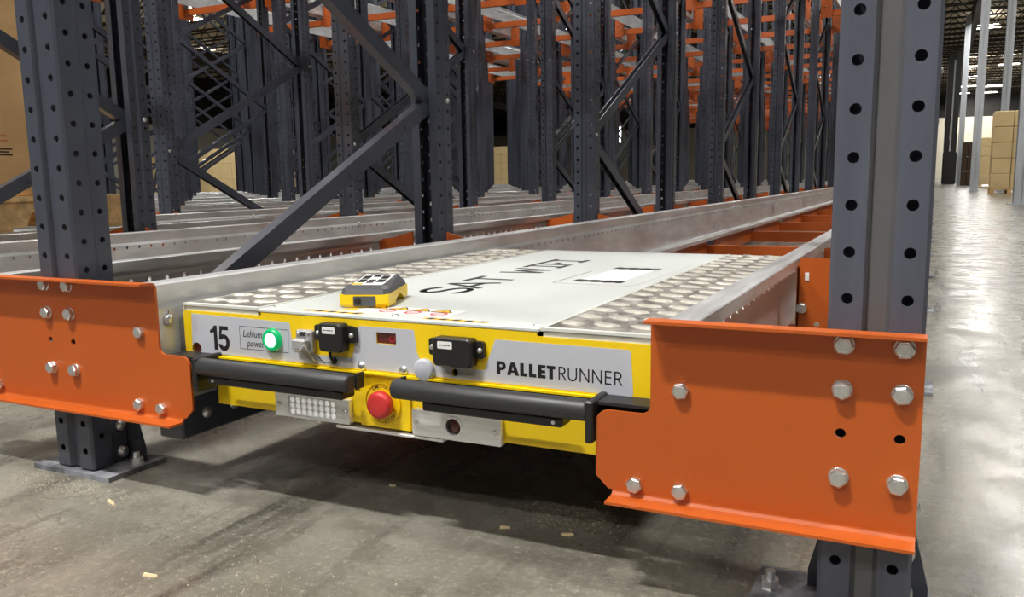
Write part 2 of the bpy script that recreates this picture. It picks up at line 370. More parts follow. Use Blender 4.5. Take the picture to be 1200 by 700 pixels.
# ------------------------------------------------------------------ rack steel: shared meshes
RH = 6.0; PITCH = 0.05
def ring(cx, cy, r, n): return circle(cx, cy, r, n, math.pi / n)
def upright_mesh(z_first, name):
    """cold-rolled post: hole columns on the front, on the sides and on the set-back rear flanges; open to +Y"""
    b = MB(); t = 0.0025; z0 = 0.012
    n = int((RH - z_first) / PITCH)
    # (x0,y0) -> (x1,y1), outward normal on the right-hand side when walking; hole offset from start or None; half pitch?
    half = [((0.0, 0.008), (0.009, 0.008), None, 0), ((0.009, 0.008), (0.014, 0.0), None, 0), ((0.014, 0.0), (0.0448, 0.0), 0.0157, 0),
            ((0.0448, 0.0), (0.0487, 0.0040), None, 0), ((0.0487, 0.0040), (0.0487, 0.041), 0.0173, 1), ((0.0487, 0.041), (0.0435, 0.048), None, 0),
            ((0.0435, 0.048), (0.0435, 0.078), 0.014, 1), ((0.0435, 0.078), (0.0175, 0.078), None, 0)]
    for sx in (1, -1):
        for (p, q, ho, hp) in half:
            dx, dy = q[0]-p[0], q[1]-p[1]; L = math.hypot(dx, dy); ux, uy = dx/L, dy/L
            nx, ny = uy, -ux               # outward for the +X half
            def fn(u, v, k): return (sx * (p[0] + ux*u - nx*t*k), p[1] + uy*u - ny*t*k, v)
            def quad(u0, u1, v0, v1):
                vs = [fn(u0, v0, 0), fn(u1, v0, 0), fn(u1, v1, 0), fn(u0, v1, 0), fn(u0, v0, 1), fn(u1, v0, 1), fn(u1, v1, 1), fn(u0, v1, 1)]
                fs = [(0, 1, 2, 3), (7, 6, 5, 4)]
                if sx < 0: fs = [tuple(reversed(f)) for f in fs]
                b.add(vs, fs)
            if ho is None: quad(0, L, z0, RH); continue
            off = z_first + (PITCH/2 if hp else 0)
            zs = off - PITCH/2
            if zs > z0: quad(0, L, z0, zs); k0 = 0
            else: zs += PITCH; k0 = 1; quad(0, L, z0, zs)
            r = 0.0062 if not hp else 0.0055
            base = [(0, 0), (L, 0), (L, PITCH), (0, PITCH)]; hole = ring(ho, PITCH/2, r, 10)
            flat = base + hole; tris = tessellate_polygon([[Vector((*c, 0)) for c in base], [Vector((*c, 0)) for c in hole]])
            m = n - k0 - 1
            for k in range(m):
                z = zs + k*PITCH; vs = [fn(c[0], z + c[1], 0) for c in flat] + [fn(c[0], z + c[1], 1) for c in flat]; fs = []
                for tr in tris:
                    a, c2, d = [flat[i] for i in tr]
                    if (c2[0]-a[0])*(d[1]-a[1]) - (c2[1]-a[1])*(d[0]-a[0]) < 0: tr = (tr[0], tr[2], tr[1])
                    fs.append(tuple(tr)); fs.append((tr[2]+14, tr[1]+14, tr[0]+14))
                for i in range(10): j = (i+1) % 10; fs.append((4+j, 4+i, 18+i, 18+j))
                if sx < 0: fs = [tuple(reversed(f)) for f in fs]
                b.add(vs, fs)
            quad(0, L, zs + m*PITCH, RH)
    return b.mesh(name, M['slate'])
UP = upright_mesh(0.0451, 'upright'); UPR = upright_mesh(0.0337 + 0.05, 'upright_right')
UPR.materials[0] = M['slate_front']

DEPTH = 1.30
def brace_mesh(sgn):
    """C-channel lying in the frame plane from (y=.05) to (y=DEPTH-.05), rising 0.6; open side up or down"""
    b = MB(); L = math.hypot(DEPTH - 0.10, 0.6) + 0.02; hw, dx, t = 0.0215, 0.015, 0.003
    d = Vector((0, (DEPTH - 0.10), 0.6)).normalized(); nrm = Vector((0, -d.z, d.y)) * sgn; c = Vector((0, DEPTH/2, 0.3))
    prof = [(-dx, hw), (-dx, -hw), (dx, -hw), (dx, hw), (dx - t, hw), (dx - t, -hw + t), (-dx + t, -hw + t), (-dx + t, hw)]
    v = []
    for e in (-L/2, L/2):
        for (x, h) in prof: v.append(c + d*e + nrm*h + Vector((x, 0, 0)))
    f = [(i, (i+1) % 8, 8 + (i+1) % 8, 8 + i) for i in range(8)] + [(7, 6, 5, 0), (6, 5, 2, 1), (3, 4, 5, 2), (15, 8, 13, 14), (14, 9, 10, 13), (11, 10, 13, 12)]
    f = f[:8] + [(0, 1, 6, 7), (1, 2, 5, 6), (2, 3, 4, 5), (8, 15, 14, 9), (9, 14, 13, 10), (10, 13, 12, 11)]
    b.add(v, f); return b.mesh('brace', M['slate'])
BR_UP = brace_mesh(-1); BR_DN = brace_mesh(1)
base_me = MB().box(-0.10, 0.10, -0.012, 0.115, 0.0, 0.009).mesh('base_plate', M['dusty'])
foot_me = MB().prism([(-0.084, 0.009), (0.084, 0.009), (0.084, 0.032), (0.060, 0.11), (0.05, 0.14), (-0.05, 0.14), (-0.060, 0.11), (-0.084, 0.032)], [], XZ, 0.086, 0.080).mesh('foot_gusset', M['slate'])
def anchor_mesh():
    b = MB(); b.cyl((0, 0, 0.009), (0, 0, 0.012), 0.014, n=16).cyl((0, 0, 0.012), (0, 0, 0.023), 0.0115, n=6, smooth=False).cyl((0, 0, 0.023), (0, 0, 0.033), 0.006, n=12)
    return b.mesh('anchor_bolt', M['zinc'])
anchor_me = anchor_mesh()
side_bolt = MB().lathe((0, 0, 0), (1, 0, 0), [(0, 0.0115), (0.002, 0.0115), (0.006, 0.009), (0.008, 0.004)], 14).mesh('bolt', M['zinc'])
def hexbolt_mesh(washer=True, R=0.0108):
    """head towards -Y, bearing face at y=0"""
    b = MB(); y = 0.0
    if washer: b.lathe((0, 0, 0), (0, -1, 0), [(0, 0.0112), (0.0014, 0.0112), (0.0018, 0.0108)], 20); y = -0.002
    b.cyl((0, y, 0), (0, y - 0.0062, 0), R, n=6, smooth=False)
    hx = [Vector((R*math.cos(2*math.pi*i/6), 0, R*math.sin(2*math.pi*i/6))) for i in range(6)]
    b.cyl((0, y - 0.0062, 0), (0, y - 0.0078, 0), R, R*0.84, n=6, smooth=False)
    b.cyl((0, y - 0.0078, 0), (0, y - 0.0081, 0), R*0.66, R*0.60, n=16)
    return b.mesh('bolt', M['zinc'])
bolt_me = hexbolt_mesh(True); bolt_plain = hexbolt_mesh(False, 0.0104)

def xline(k): return 0.0 if k == 0 else -1.32 - 1.28 * (k - 1)
def lane_c(k): return (xline(k-1) + xline(k)) / 2      # lane 1 lies between lines 0 and 1
def yframe(j): return 0.0 if j == 0 else 2.5 * j + 0.02
GX = 'slate-grey rack frames'
NODE0 = 0.145
for k in range(0, 12):
    for j in range(0, 16 if k < 7 else 11):
        x, y = xline(k), yframe(j)
        if k == 0 and j > 4: continue
        if x < 0.048 - 1.66 * (y + 2.45) - 0.3: continue
        if k == 0: lab = 'slate-blue rack frame beside the open aisle at right, %s from the front' % ORD[j+1]
        else: lab = 'slate-blue perforated rack frame, %s line left of the shuttle, %s from the front' % (ORD[k], ORD[j+1])
        t = thing('rack_frame', lab, 'rack', (x, y, 0), GX)
        near = (k <= 1 and j == 0)
        link('upright', UPR if k == 0 else UP, t, (0, 0, -0.05 if k == 0 and False else 0))
        link('upright', UPR if k == 0 else UP, t, (0, DEPTH, 0), (0, 0, math.pi))
        if j < 6: link('base_plate', base_me, t, (-0.028 if k == 0 else 0, 0, 0))
        if j < 6: link('base_plate', base_me, t, (-0.028 if k == 0 else 0, DEPTH, 0), (0, 0, math.pi))
        flip = (j > 0)
        for n in range(9):
            z = NODE0 + 0.6 * n - (0.05 if flip else 0)
            if z + 0.6 > RH: break
            rising_to_rear = (n % 2 == 0) != flip
            o = link('brace', BR_UP if n % 2 == 0 else BR_DN, t, (0, 0, z))
            if j <= 1 and k <= 3:
                link('joint_bolt', side_bolt, t, (0.0487, 0.022 if rising_to_rear else DEPTH - 0.022, z + 0.005)).scale = (0.7, 0.7, 0.7)
            if not rising_to_rear: o.rotation_euler = (0, 0, math.pi); o.location = (0, DEPTH, z)
        if near:
            fg = link('foot_gusset', foot_me, t)
            if k == 0: fg.scale.x = 0.80
            for (ax, ay) in ((0.084, 0.062), (-0.084, 0.062))[:2 if k else 0] + (((-0.108, 0.052),) if k == 0 else ()): link('anchor_bolt', anchor_me, t, (ax, ay, 0))
            for bz in (0.028, 0.078): link('bolt', side_bolt, t, (0.0435, 0.066, bz))
        elif j <= 1 and k <= 2:
            link('anchor_bolt', anchor_me, t, (0.086, 0.052, 0)); link('anchor_bolt', anchor_me, t, (0.086, DEPTH - 0.052, 0))
            
# ------------------------------------------------------------------ pallet rails
RAIL_L = 39.0
def rail_mesh(sx, name):
    """profile of the right-hand rail for sx=+1 (x measured outwards from the lane centre), with a row of web holes"""
    t = 0.003; b = MB()
    pts = [(0.467, 0.334), (0.467, 0.3535), (0.4655, 0.355), (0.430, 0.355), (0.4272, 0.3522), (0.4300, 0.322), (0.4268, 0.313),
           (0.4268, 0.297), (0.4268, 0.190), (0.4235, 0.187), (0.3870, 0.185), (0.385, 0.183), (0.385, 0.164)]
    for i in range(len(pts) - 1):
        p, q = pts[i], pts[i+1]; dx, dz = q[0]-p[0], q[1]-p[1]; L = math.hypot(dx, dz); nx, nz = dz/L, -dx/L   # outward offset direction
        web = (i == 6)
        if not web:
            v = [(sx*p[0], 0, p[1]), (sx*q[0], 0, q[1]), (sx*q[0], RAIL_L, q[1]), (sx*p[0], RAIL_L, p[1])]
            o = [(sx*(p[0]-nx*t), 0, p[1]-nz*t), (sx*(q[0]-nx*t), 0, q[1]-nz*t), (sx*(q[0]-nx*t), RAIL_L, q[1]-nz*t), (sx*(p[0]-nx*t), RAIL_L, p[1]-nz*t)]
            fs = [(0, 1, 2, 3), (7, 6, 5, 4), (0, 4, 5, 1), (3, 2, 6, 7)]
            if i == 0: fs.append((0, 3, 7, 4))
            if i == len(pts) - 2: fs.append((1, 5, 6, 2))
            b.add(v + o, fs)
        else:
            h = p[1] - q[1]; base = [(0, 0), (PITCH, 0), (PITCH, h), (0, h)]; hole = ring(PITCH/2, h/2, 0.0055, 8); flat = base + hole
            tris = tessellate_polygon([[Vector((*c, 0)) for c in base], [Vector((*c, 0)) for c in hole]])
            for k in range(int(RAIL_L / PITCH)):
                y = k * PITCH
                vs = [(sx*p[0], y + c[0], q[1] + c[1]) for c in flat] + [(sx*(p[0]+t), y + c[0], q[1] + c[1]) for c in flat]
                fs = []
                for tr in tris: fs.append(tuple(tr)); fs.append(tuple(i2 + 12 for i2 in reversed(tr)))
                for i2 in range(8): j2 = (i2+1) % 8; fs.append((4+i2, 4+j2, 16+j2, 16+i2))
                b.add(vs, fs)
    return b.mesh(name, M['galv'])
RAIL_R = rail_mesh(1, 'rail_right'); RAIL_LF = rail_mesh(-1, 'rail_left')
dome_me = MB().lathe((0, 0, 0), (-1, 0, 0), [(0, 0.0105), (0.002, 0.0105), (0.005, 0.008), (0.0066, 0.004)], 14).mesh('bolt', M['zinc'])
dome_ml = MB().lathe((0, 0, 0), (1, 0, 0), [(0, 0.0105), (0.002, 0.0105), (0.005, 0.008), (0.0066, 0.004)], 14).mesh('bolt', M['zinc'])
LV2 = 2.30
for lv in (0, 1):
    for k in range(1, 11 if lv == 0 else 7):
        c = lane_c(k)
        for side in ('right', 'left'):
            dz = (-0.0075 if (k == 1 and side == 'right') else 0.0) + lv * LV2
            if k == 1 and lv == 0: who = 'galvanised pallet rail running along the shuttle\'s %s side' % side
            else: who = '%s galvanised pallet rail, %s side of the %s lane from the right' % ('overhead' if lv else 'floor-level', side, ORD[k])
            t = thing('pallet_rail', who, 'rail', (c, -0.001, dz), 'galvanised pallet rails')
            link('profile', RAIL_R if side == 'right' else RAIL_LF, t)
            if lv == 0 and k <= 3:
                sx = 1 if side == 'right' else -1; me = dome_me if sx > 0 else dome_ml
                ys = {1: [0.026, 4.55, 4.66, 5.6, 6.8, 8.6], 2: [0.95, 2.33, 3.4, 3.5, 5.5], 3: [1.2, 3.0]}[k]
                for yb in ys: link('bolt', me, t, (sx*0.4268, yb, 0.292 if (k == 1 and yb < 1) else 0.318))
            if lv == 0 and k == 1 and side == 'left':
                sx = 1 if side == 'right' else -1
                a, bb = sorted((c + sx*0.405, c + sx*0.462))
                MB().box(a, bb, 0.02, 1.20, 0.088 + dz, 0.163 + dz, bev=0.003).build('support_angle', M['slate'], t, 'slate-grey support channel under the rail')
                for yb in (0.075, 0.14): link('bolt', me, t, (sx*0.405, yb, 0.124))
# orange bracket plate between the right rail and the right upright frame
t = thing('rail_bracket', 'orange bracket plate standing between the right rail and the right-hand upright', 'bracket', (-0.12, 0.82, 0))
MB().prism([(-0.192, 0.10), (-0.056, 0.10), (-0.056, 0.350), (-0.185, 0.350), (-0.192, 0.333)], [circle(-0.150, 0.215, 0.006, 10), circle(-0.175, 0.205, 0.005, 10)], XZ, 0.824, 0.82).build('plate', M['orange'], t)
MB().box(-0.19, -0.187, 0.82, 0.86, 0.10, 0.332).box(-0.056, -0.053, 0.82, 0.86, 0.10, 0.350).build('side_flange', M['orange'], t)
MB().box(-0.176, -0.168, 0.8185, 0.82, 0.305, 0.321).build('sticker', M['white'], t, 'small white sticker')
link('bolt', bolt_me, t, (-0.181 + 0.12, 0, 0.248))

# ------------------------------------------------------------------ orange cross beams under the rails, one per upright row
def beam_mesh(wd):
    b = MB(); t = 0.003; h = 0.068; y0, y1 = 0.0, 0.045
    b.box(-wd/2, wd/2, y0, y0 + t, 0, h).box(-wd/2, wd/2, y0 + t, y1, h - t, h).box(-wd/2, wd/2, y0 + t, y1, 0, t)
    return b
BW = 1.16
beam_me = beam_mesh(BW).mesh('channel', M['orange'])
side_pl = MB().box(-0.002, 0.002, -1.10, 0.0, 0.0, 0.090).mesh('side_plate', M['orange'])
def bracket_mesh(s):
    b = MB(); t = 0.004
    prof = [(0.0, 0.0), (0.0, 0.24), (0.05, 0.245), (0.125, 0.265), (0.125, 0.0)] if s > 0 else [(0.0, 0.0), (-0.125, 0.0), (-0.125, 0.265), (-0.05, 0.245), (0.0, 0.24)]
    b.prism(prof, [circle(0.04*s, 0.12, 0.008, 8), circle(0.085*s, 0.12, 0.008, 8)], XZ, 0.0, -t)
    x = 0.125 * s; b.box(min(x, x - t*s), max(x, x - t*s), 0, 0.24, 0.0, 0.10)
    return b.mesh('end_bracket', M['orange'])
bk = {1: bracket_mesh(1), -1: bracket_mesh(-1)}
for lv in (0, 1):
    for k in range(1, 5 if lv == 0 else 7):
        c = lane_c(k); row = 0
        wd = xline(k-1) - xline(k) - 0.12
        for j in range(0, (9 if k < 3 else 5) if lv == 0 else 15):
            for rear in (0, 1):
                row += 1
                if lv == 0 and j == 0 and not rear: continue
                y = yframe(j) + (DEPTH - 0.06 if rear else 0.02)
                if c < 0.048 - 1.66 * (y + 2.2): continue
                zb = (0.067 if lv == 0 else 0.069) + lv * LV2
                lab = 'orange cross beam %s, %s row back' % (('under the shuttle lane' if k == 1 else 'under the %s lane left of the shuttle lane' % ORD[k-1]) if lv == 0 else 'overhead in the %s lane from the right' % ORD[k], ORD[row])
                t = thing('cross_beam', lab, 'beam', (c, y, zb), 'orange cross beams')
                link('channel', beam_me, t, (0, 0, 0))
                if lv == 0 and k == 1 and row > 3:
                    for s in (1, -1): link('side_plate', side_pl, t, (s*0.412, 0, 0))
                for s in (1, -1): link('end_bracket', bk[s], t, (s * (wd/2 - 0.125), -0.002, 0.03 if lv == 0 else -0.02))

# ------------------------------------------------------------------ orange end plates on the front uprights
def fillet(pts, r, n=5):
    """round the corners given as (x, y, radius)"""
    out = []
    N = len(pts)
    for i in range(N):
        p = Vector(pts[i][:2]); rr = pts[i][2] if len(pts[i]) > 2 else 0
        if rr <= 0: out.append((p.x, p.y)); continue
        a = (Vector(pts[i-1][:2]) - p).normalized(); c = (Vector(pts[(i+1) % N][:2]) - p).normalized()
        ang = a.angle(c); d = rr / math.tan(ang/2)
        p0, p1 = p + a*d, p + c*d; bis = (a + c).normalized(); ctr = p + bis * (rr / math.sin(ang/2))
        a0 = math.atan2(p0.y-ctr.y, p0.x-ctr.x); a1 = math.atan2(p1.y-ctr.y, p1.x-ctr.x); da = (a1 - a0 + math.pi) % (2*math.pi) - math.pi
        for q in range(n+1): tt = a0 + da*q/n; out.append((ctr.x + rr*math.cos(tt), ctr.y + rr*math.sin(tt)))
    return out
def end_plate(label, outline, top, bot, holes, bolts, bolts_plain, xc, z0):
    t = thing('end_plate', label, 'plate', (xc, -0.004, z0), 'orange end plates')
    MB().prism(outline, [circle(x, z, 0.0058, 14) for x, z in holes], XZ, 0.0, -0.004).build('plate', M['orange'], t)
    for nm, (xa, xb, z, sg) in (('top_lip', top), ('bottom_lip', bot)):
        m = MB()       # folded lip with a rounded bend, running along X
        prof = []
        r = 0.006
        for q in range(5):
            a = math.radians(90 * q / 4); prof.append((-0.004 - r + r*math.cos(a), z + sg*(-r + r*math.sin(a))))
        outer = [(-0.0005, z - sg*r)] + [(y - 0.000, zz) for y, zz in [(-0.004 - r + (r+0.0035)*math.cos(math.radians(90*q/4)), z + sg*(-r + (r+0.0035)*math.sin(math.radians(90*q/4)))) for q in range(5)]]
        poly = [(-0.004, z - sg*r)] + prof[1:] + [(-0.034, z)] + [(-0.034, z + sg*0.0035)] + list(reversed(outer[1:]))
        m.prism(poly if sg > 0 else list(reversed(poly)), [], YZ, xa, xb)
        m.build(nm, M['orange'], t)
    for (x, z) in bolts: link('bolt', bolt_me, t, (x - xc, 0, z - z0), (0, random.uniform(-0.5, 0.5), 0))
    for (x, z) in bolts_plain: link('bolt', bolt_plain, t, (x - xc, 0, z - z0), (0, random.uniform(-0.5, 0.5), 0))
# right plate
hx = 0.0299
rows = lambda k: 0.0837 + 0.05 * k
def full_plate(label, xr_notch, mirror, xe, dz, holes, bolts, plain):
    """xr_notch: x of the plate's upper inner edge; xe: outer end. mirror=+1: tongue points to -X (right-hand plate)"""
    m = mirror
    top, bot = 0.3475 + dz, 0.123 + dz
    tip = xr_notch - m*0.070
    pts = [(tip + m*0.0165, bot + 0.006), (xe, bot + 0.006), (xe, top - 0.006), (xr_notch, top - 0.006), (xr_notch, 0.2305 + dz, 0.012), (tip, 0.2305 + dz, 0.016), (tip, bot + 0.022)]
    outl = fillet(pts, 0)
    if m < 0: outl = list(reversed(outl))
    xa, xb = sorted((xr_notch, xe)); ta, tb = sorted((tip + m*0.022, xe))
    end_plate(label, outl, (xa, xb, top, 1), (ta, tb, bot, -1), holes, bolts, plain, (xa + xb)/2, bot - 0.004)
full_plate('orange notched end plate bolted to the right front upright, nearest the camera', -0.2465, 1, 0.0505, 0.0, [(-hx, rows(3)), (hx, rows(3))],
           [(s*hx, rows(k)) for k in (5, 4, 2) for s in (-1, 1)], [(-0.209, 0.2645), (-0.265, 0.1393), (-0.208, 0.1393)])
# left plate spans both lanes beside its upright
def wide_plate():
    x0 = xline(1); dz = 0.0075; top, bot = 0.3475 + dz, 0.123 + dz
    rt, lt = -1.079, 2*x0 + 1.079; tr, tl = rt + 0.066, lt - 0.066
    pts = [(tl + 0.0165, bot + 0.006), (tr - 0.0165, bot + 0.006), (tr, bot + 0.022), (tr, 0.2325 + dz, 0.016), (rt, 0.2325 + dz, 0.012), (rt, top - 0.006), (lt, top - 0.006), (lt, 0.2325 + dz, 0.012), (tl, 0.2325 + dz, 0.016), (tl, bot + 0.022)]
    r2 = lambda k: 0.0951 + 0.05*k
    bl = [(x0 + s*hx, r2(k)) for k in (5, 4, 2) for s in (-1, 1)]; ho = [(x0 + s*hx, r2(3)) for s in (-1, 1)]
    pl = [(-1.121, 0.274), (-1.1351, 0.1494), (-1.082, 0.1478)]; pl += [(2*x0 - x, z) for x, z in pl]
    end_plate('orange double-notched end plate bolted across the left front upright', fillet(pts, 0), (lt, rt, top, 1), (tl + 0.022, tr - 0.022, bot, -1), ho, bl, pl, x0, bot - 0.004)
wide_plate()

# ------------------------------------------------------------------ the pallet shuttle
XC, YF = -0.66, 0.045
sh = thing('pallet_shuttle', 'yellow and grey pallet shuttle cart with black bumpers on the front lane rails', 'shuttle', (XC, 0.62, 0.15))
def fx(x): return XC + x
MB().box(fx(-0.345), fx(0.345), 0.075, 1.19, 0.155, 0.305).build('chassis', M['chassis'], sh)
for s in (-1, 1):
    a, b2 = sorted((fx(s*0.345), fx(s*0.408)))
    MB().box(a, b2, 0.055, 1.195, 0.240, 0.304).build('side_box', M['decktrim'], sh)
    for yw in (0.17, 0.30, 0.92, 1.05):
        wx = fx(s*0.362); MB().lathe((wx - s*0.0, yw, 0.2205), (s, 0, 0), [(0, 0.030), (0.002, 0.034), (0.038, 0.034), (0.040, 0.030)], 24).build('wheel', M['black'], sh)
def front(name, poly, holes, mats, d0, d1, parent=sh, label=None):
    """plate on the front face: polygon in (x from shuttle centre, z), from d0 to d1 in front of the face"""
    return MB().prism([(fx(x), z) for x, z in poly], [[(fx(x), z) for x, z in h] for h in holes], XZ, YF - d0, YF - d1).build(name, mats, parent, label)
win = [(-0.0203, 0.2785), (0.0143, 0.2785), (0.0143, 0.2955), (-0.0203, 0.2955)]
port = circle(-0.386, 0.243, 0.0105, 16); h1 = circle(0.1125, 0.246, 0.0055, 12)
panel = front('front_panel', fillet([(-0.412, 0.2355, 0.004), (0.412, 0.2355, 0.004), (0.412, 0.3070, 0.005), (0.241, 0.3070), (0.2395, 0.3120), (-0.2415, 0.3120), (-0.243, 0.3070), (-0.412, 0.3070, 0.005)], 0),
              [win, port, h1], M['yellow'], -0.004, 0.0)
MB().box(fx(-0.352), fx(0.352), YF - 0.008, YF + 0.004, 0.2320, 0.2350).build('bottom_ledge', M['yellow'], sh)
front('backing', [(-0.395, 0.236), (0.395, 0.236), (0.395, 0.304), (-0.395, 0.304)], [], M['black'], -0.016, -0.012)
front('display_window', [(-0.021, 0.278), (0.015, 0.278), (0.015, 0.296), (-0.021, 0.296)], [], M['darkred'], -0.008, -0.003)
front('scanner_lens', circle(0.006, 0.2865, 0.0052, 16), [circle(0.006, 0.2865, 0.0040, 16)], M['printred'], -0.003, -0.0022)
front('reflector', circle(-0.386, 0.2425, 0.0102, 16), [], M['darkred'], -0.009, -0.004)
dec = [(-0.3965, 0.2375), (-0.30, 0.2372), (0.376, 0.2372, 0.004), (0.3725, 0.2985, 0.005), (0.1775, 0.2985, 0.003), (0.160, 0.2535), (0.0585, 0.2535), (0.0500, 0.269), (0.0455, 0.3030, 0.002), (-0.0510, 0.3030, 0.002),
       (-0.0660, 0.2530), (-0.1365, 0.2520), (-0.1400, 0.2600), (-0.1720, 0.2640), (-0.1810, 0.2720), (-0.1845, 0.3000, 0.004), (-0.3930, 0.3025)]
front('decal', fillet(dec, 0), [win, [(-0.386 + 0.0107*math.cos(t*math.pi/8), 0.243 + 0.0107*math.sin(t*math.pi/8)) for t in range(16)], h1], M['decal'], 0.0, 0.0004, label='silver-grey decal on the yellow front')

# ---- lettering: flat print made of stroke polygons
def strokes(b, segs, t, place):
    for pl in segs:
        for i in range(len(pl) - 1):
            (x0, y0), (x1, y1) = pl[i], pl[i+1]; L = math.hypot(x1-x0, y1-y0) or 1e-6; ux, uy = (x1-x0)/L, (y1-y0)/L
            e = 0.0 if len(pl) == 2 else t * 0.30
            ea = 0 if i == 0 else e; eb = 0 if i == len(pl) - 2 else e
            nx, ny = -uy*t/2, ux*t/2
            q = [(x0 - ux*ea - nx, y0 - uy*ea - ny), (x1 + ux*eb - nx, y1 + uy*eb - ny), (x1 + ux*eb + nx, y1 + uy*eb + ny), (x0 - ux*ea + nx, y0 - uy*ea + ny)]
            v = [place(p[0], p[1], 0) for p in q] + [place(p[0], p[1], 1) for p in q]
            b.add(v, [(3, 2, 1, 0), (4, 5, 6, 7), (0, 1, 5, 4), (1, 2, 6, 5), (2, 3, 7, 6), (3, 0, 4, 7)])
def poly_print(b, poly, holes, place): b.prism(poly, holes, lambda u, v, t: place(u, v, t), 0, 1)
def arc(cx, cy, rx, ry, a0, a1, n=12): return [(cx + rx*math.cos(math.radians(a0 + (a1-a0)*i/n)), cy + ry*math.sin(math.radians(a0 + (a1-a0)*i/n))) for i in range(n+1)]
def on_front(x0, z0, sx, sz, d=0.0004, th=0.0002, shear=0.0):
    return lambda u, v, t: (fx(x0 + (u + shear*v)*sx), YF - d - th*t, z0 + v*sz)
# bold P A L L E T on a unit cap height
H = 0.0182; x = 0.1795
def bold(letter, x):
    b_, w_ = 0.30, 0.0
    pl = on_front(x, 0.2503, H, H)
    if letter == 'P':
        o = [(0, 0), (0.30, 0), (0.30, 0.32)] + arc(0.42, 0.66, 0.36, 0.34, -90, 90, 14) + [(0, 1)]
        poly_print(LET, o, [arc(0.36, 0.66, 0.13, 0.12, 0, 360, 12)[:-1]], pl); return 0.76
    if letter == 'A':
        o = [(0, 0), (0.32, 0), (0.38, 0.2), (0.66, 0.2), (0.72, 0), (1.04, 0), (0.68, 1), (0.36, 1)]
        poly_print(LET, o, [[(0.43, 0.38), (0.61, 0.38), (0.52, 0.68)]], pl); return 1.02
    if letter == 'L':
        poly_print(LET, [(0, 0), (0.60, 0), (0.60, 0.25), (0.30, 0.25), (0.30, 1), (0, 1)], [], pl); return 0.66
    if letter == 'E':
        poly_print(LET, [(0, 0), (0.62, 0), (0.62, 0.24), (0.30, 0.24), (0.30, 0.39), (0.60, 0.39), (0.60, 0.61), (0.30, 0.61), (0.30, 0.76), (0.62, 0.76), (0.62, 1), (0, 1)], [], pl); return 0.66
    if letter == 'T':
        poly_print(LET, [(0.19, 0), (0.49, 0), (0.49, 0.75), (0.68, 0.75), (0.68, 1), (0, 1), (0, 0.75), (0.19, 0.75)], [], pl); return 0.72
LET = MB()
for ch in 'PALLET': x += bold(ch, x) * H * 1.105
x = 0.2722
def thin(letter, x):
    pl = on_front(x, 0.2503, H, H); t = 0.105
    if letter == 'R': strokes(LET, [[(0.05, 0), (0.05, 1)], [(0.05, 0.95), (0.26, 0.95)] , arc(0.26, 0.72, 0.24, 0.23, 90, -90, 10), [(0.26, 0.49), (0.05, 0.49)], [(0.24, 0.49), (0.58, 0)]], t, pl); return 0.68
    if letter == 'U': strokes(LET, [[(0.05, 1), (0.05, 0.36)], arc(0.36, 0.36, 0.31, 0.31, 180, 360, 14), [(0.67, 0.36), (0.67, 1)]], t, pl); return 0.86
    if letter == 'N': strokes(LET, [[(0.05, 0), (0.05, 1)], [(0.05, 0.97), (0.70, 0.03)], [(0.70, 0), (0.70, 1)]], t, pl); return 0.90
    if letter == 'E': strokes(LET, [[(0.05, 0), (0.05, 1)], [(0.05, 0.95), (0.50, 0.95)], [(0.05, 0.53), (0.48, 0.53)], [(0.05, 0.05), (0.50, 0.05)]], t, pl); return 0.66
for ch in 'RUNNER': x += thin(ch, x) * H * 1.075
LET.build('lettering', M['print'], sh, 'black PALLETRUNNER lettering')
LET = MB()
pl = on_front(-0.3535, 0.2445, 0.0405, 0.0405)
poly_print(LET, [(0.20, 0), (0.38, 0), (0.38, 1.0), (0.23, 1.0), (0.16, 0.88), (0.0, 0.80), (0.0, 0.66), (0.20, 0.72)], [], pl)
LET.build('digit', M['print'], sh, 'black digit 1'); LET = MB()
o5 = [(0.53, 1.0), (0.53 - 0.06, 0.44), (0.62, 0.44)] + arc(0.72, 0.33, 0.13, 0.17, 120, -150, 12) + [(0.44, 0.26)] + arc(0.72, 0.33, 0.31, 0.35, 195, 360, 12) + arc(0.72, 0.36, 0.31, 0.31, 0, 112, 9) + [(0.66, 0.84), (0.98, 0.84), (0.98, 1.0)]
poly_print(LET, o5, [], pl)
LET.build('digit', M['print'], sh, 'black digit 5')
def text_obj(txt, size, place, name, m, parent, shear=0.0, sx=1.0, off=0.0, label=None):
    cu = bpy.data.curves.new('t', 'FONT'); cu.body = txt; cu.size = 1.0; cu.shear = shear; cu.resolution_u = 3; cu.offset = off
    o = bpy.data.objects.new('t', cu); COL.objects.link(o); dg = bpy.context.evaluated_depsgraph_get(); dg.update()
    me = o.evaluated_get(dg).to_mesh(); b = MB()
    vs = [place(v.co.x*size*sx, v.co.y*size) for v in me.vertices]; fs = [tuple(p.vertices) for p in me.polygons]
    b.add(vs, fs); o.evaluated_get(dg).to_mesh_clear(); bpy.data.objects.remove(o); bpy.data.curves.remove(cu)
    return b.build(name, m, parent, label)
text_obj('Lithium', 0.0165, lambda u, v: (fx(-0.2825 + u), YF - 0.0007, 0.2705 + v), 'lettering', M['print'], sh, 0.25, 0.82, 0, 'italic Lithium lettering')
text_obj('power', 0.0165, lambda u, v: (fx(-0.2740 + u), YF - 0.0007, 0.2555 + v), 'lettering', M['print'], sh, 0.25, 0.82, 0, 'italic power lettering')
bb = MB(); strokes(bb, [[(-0.2885, 0.2508), (-0.1895, 0.2508)], [(-0.2885, 0.2875), (-0.1870, 0.2875)], [(-0.2885, 0.2508), (-0.2885, 0.2875)], [(-0.1895, 0.2508), (-0.1870, 0.2875)]], 0.0007, lambda u, v, t: (fx(u), YF - 0.0004 - 0.0002*t, v))
bb.build('frame_line', M['print'], sh)

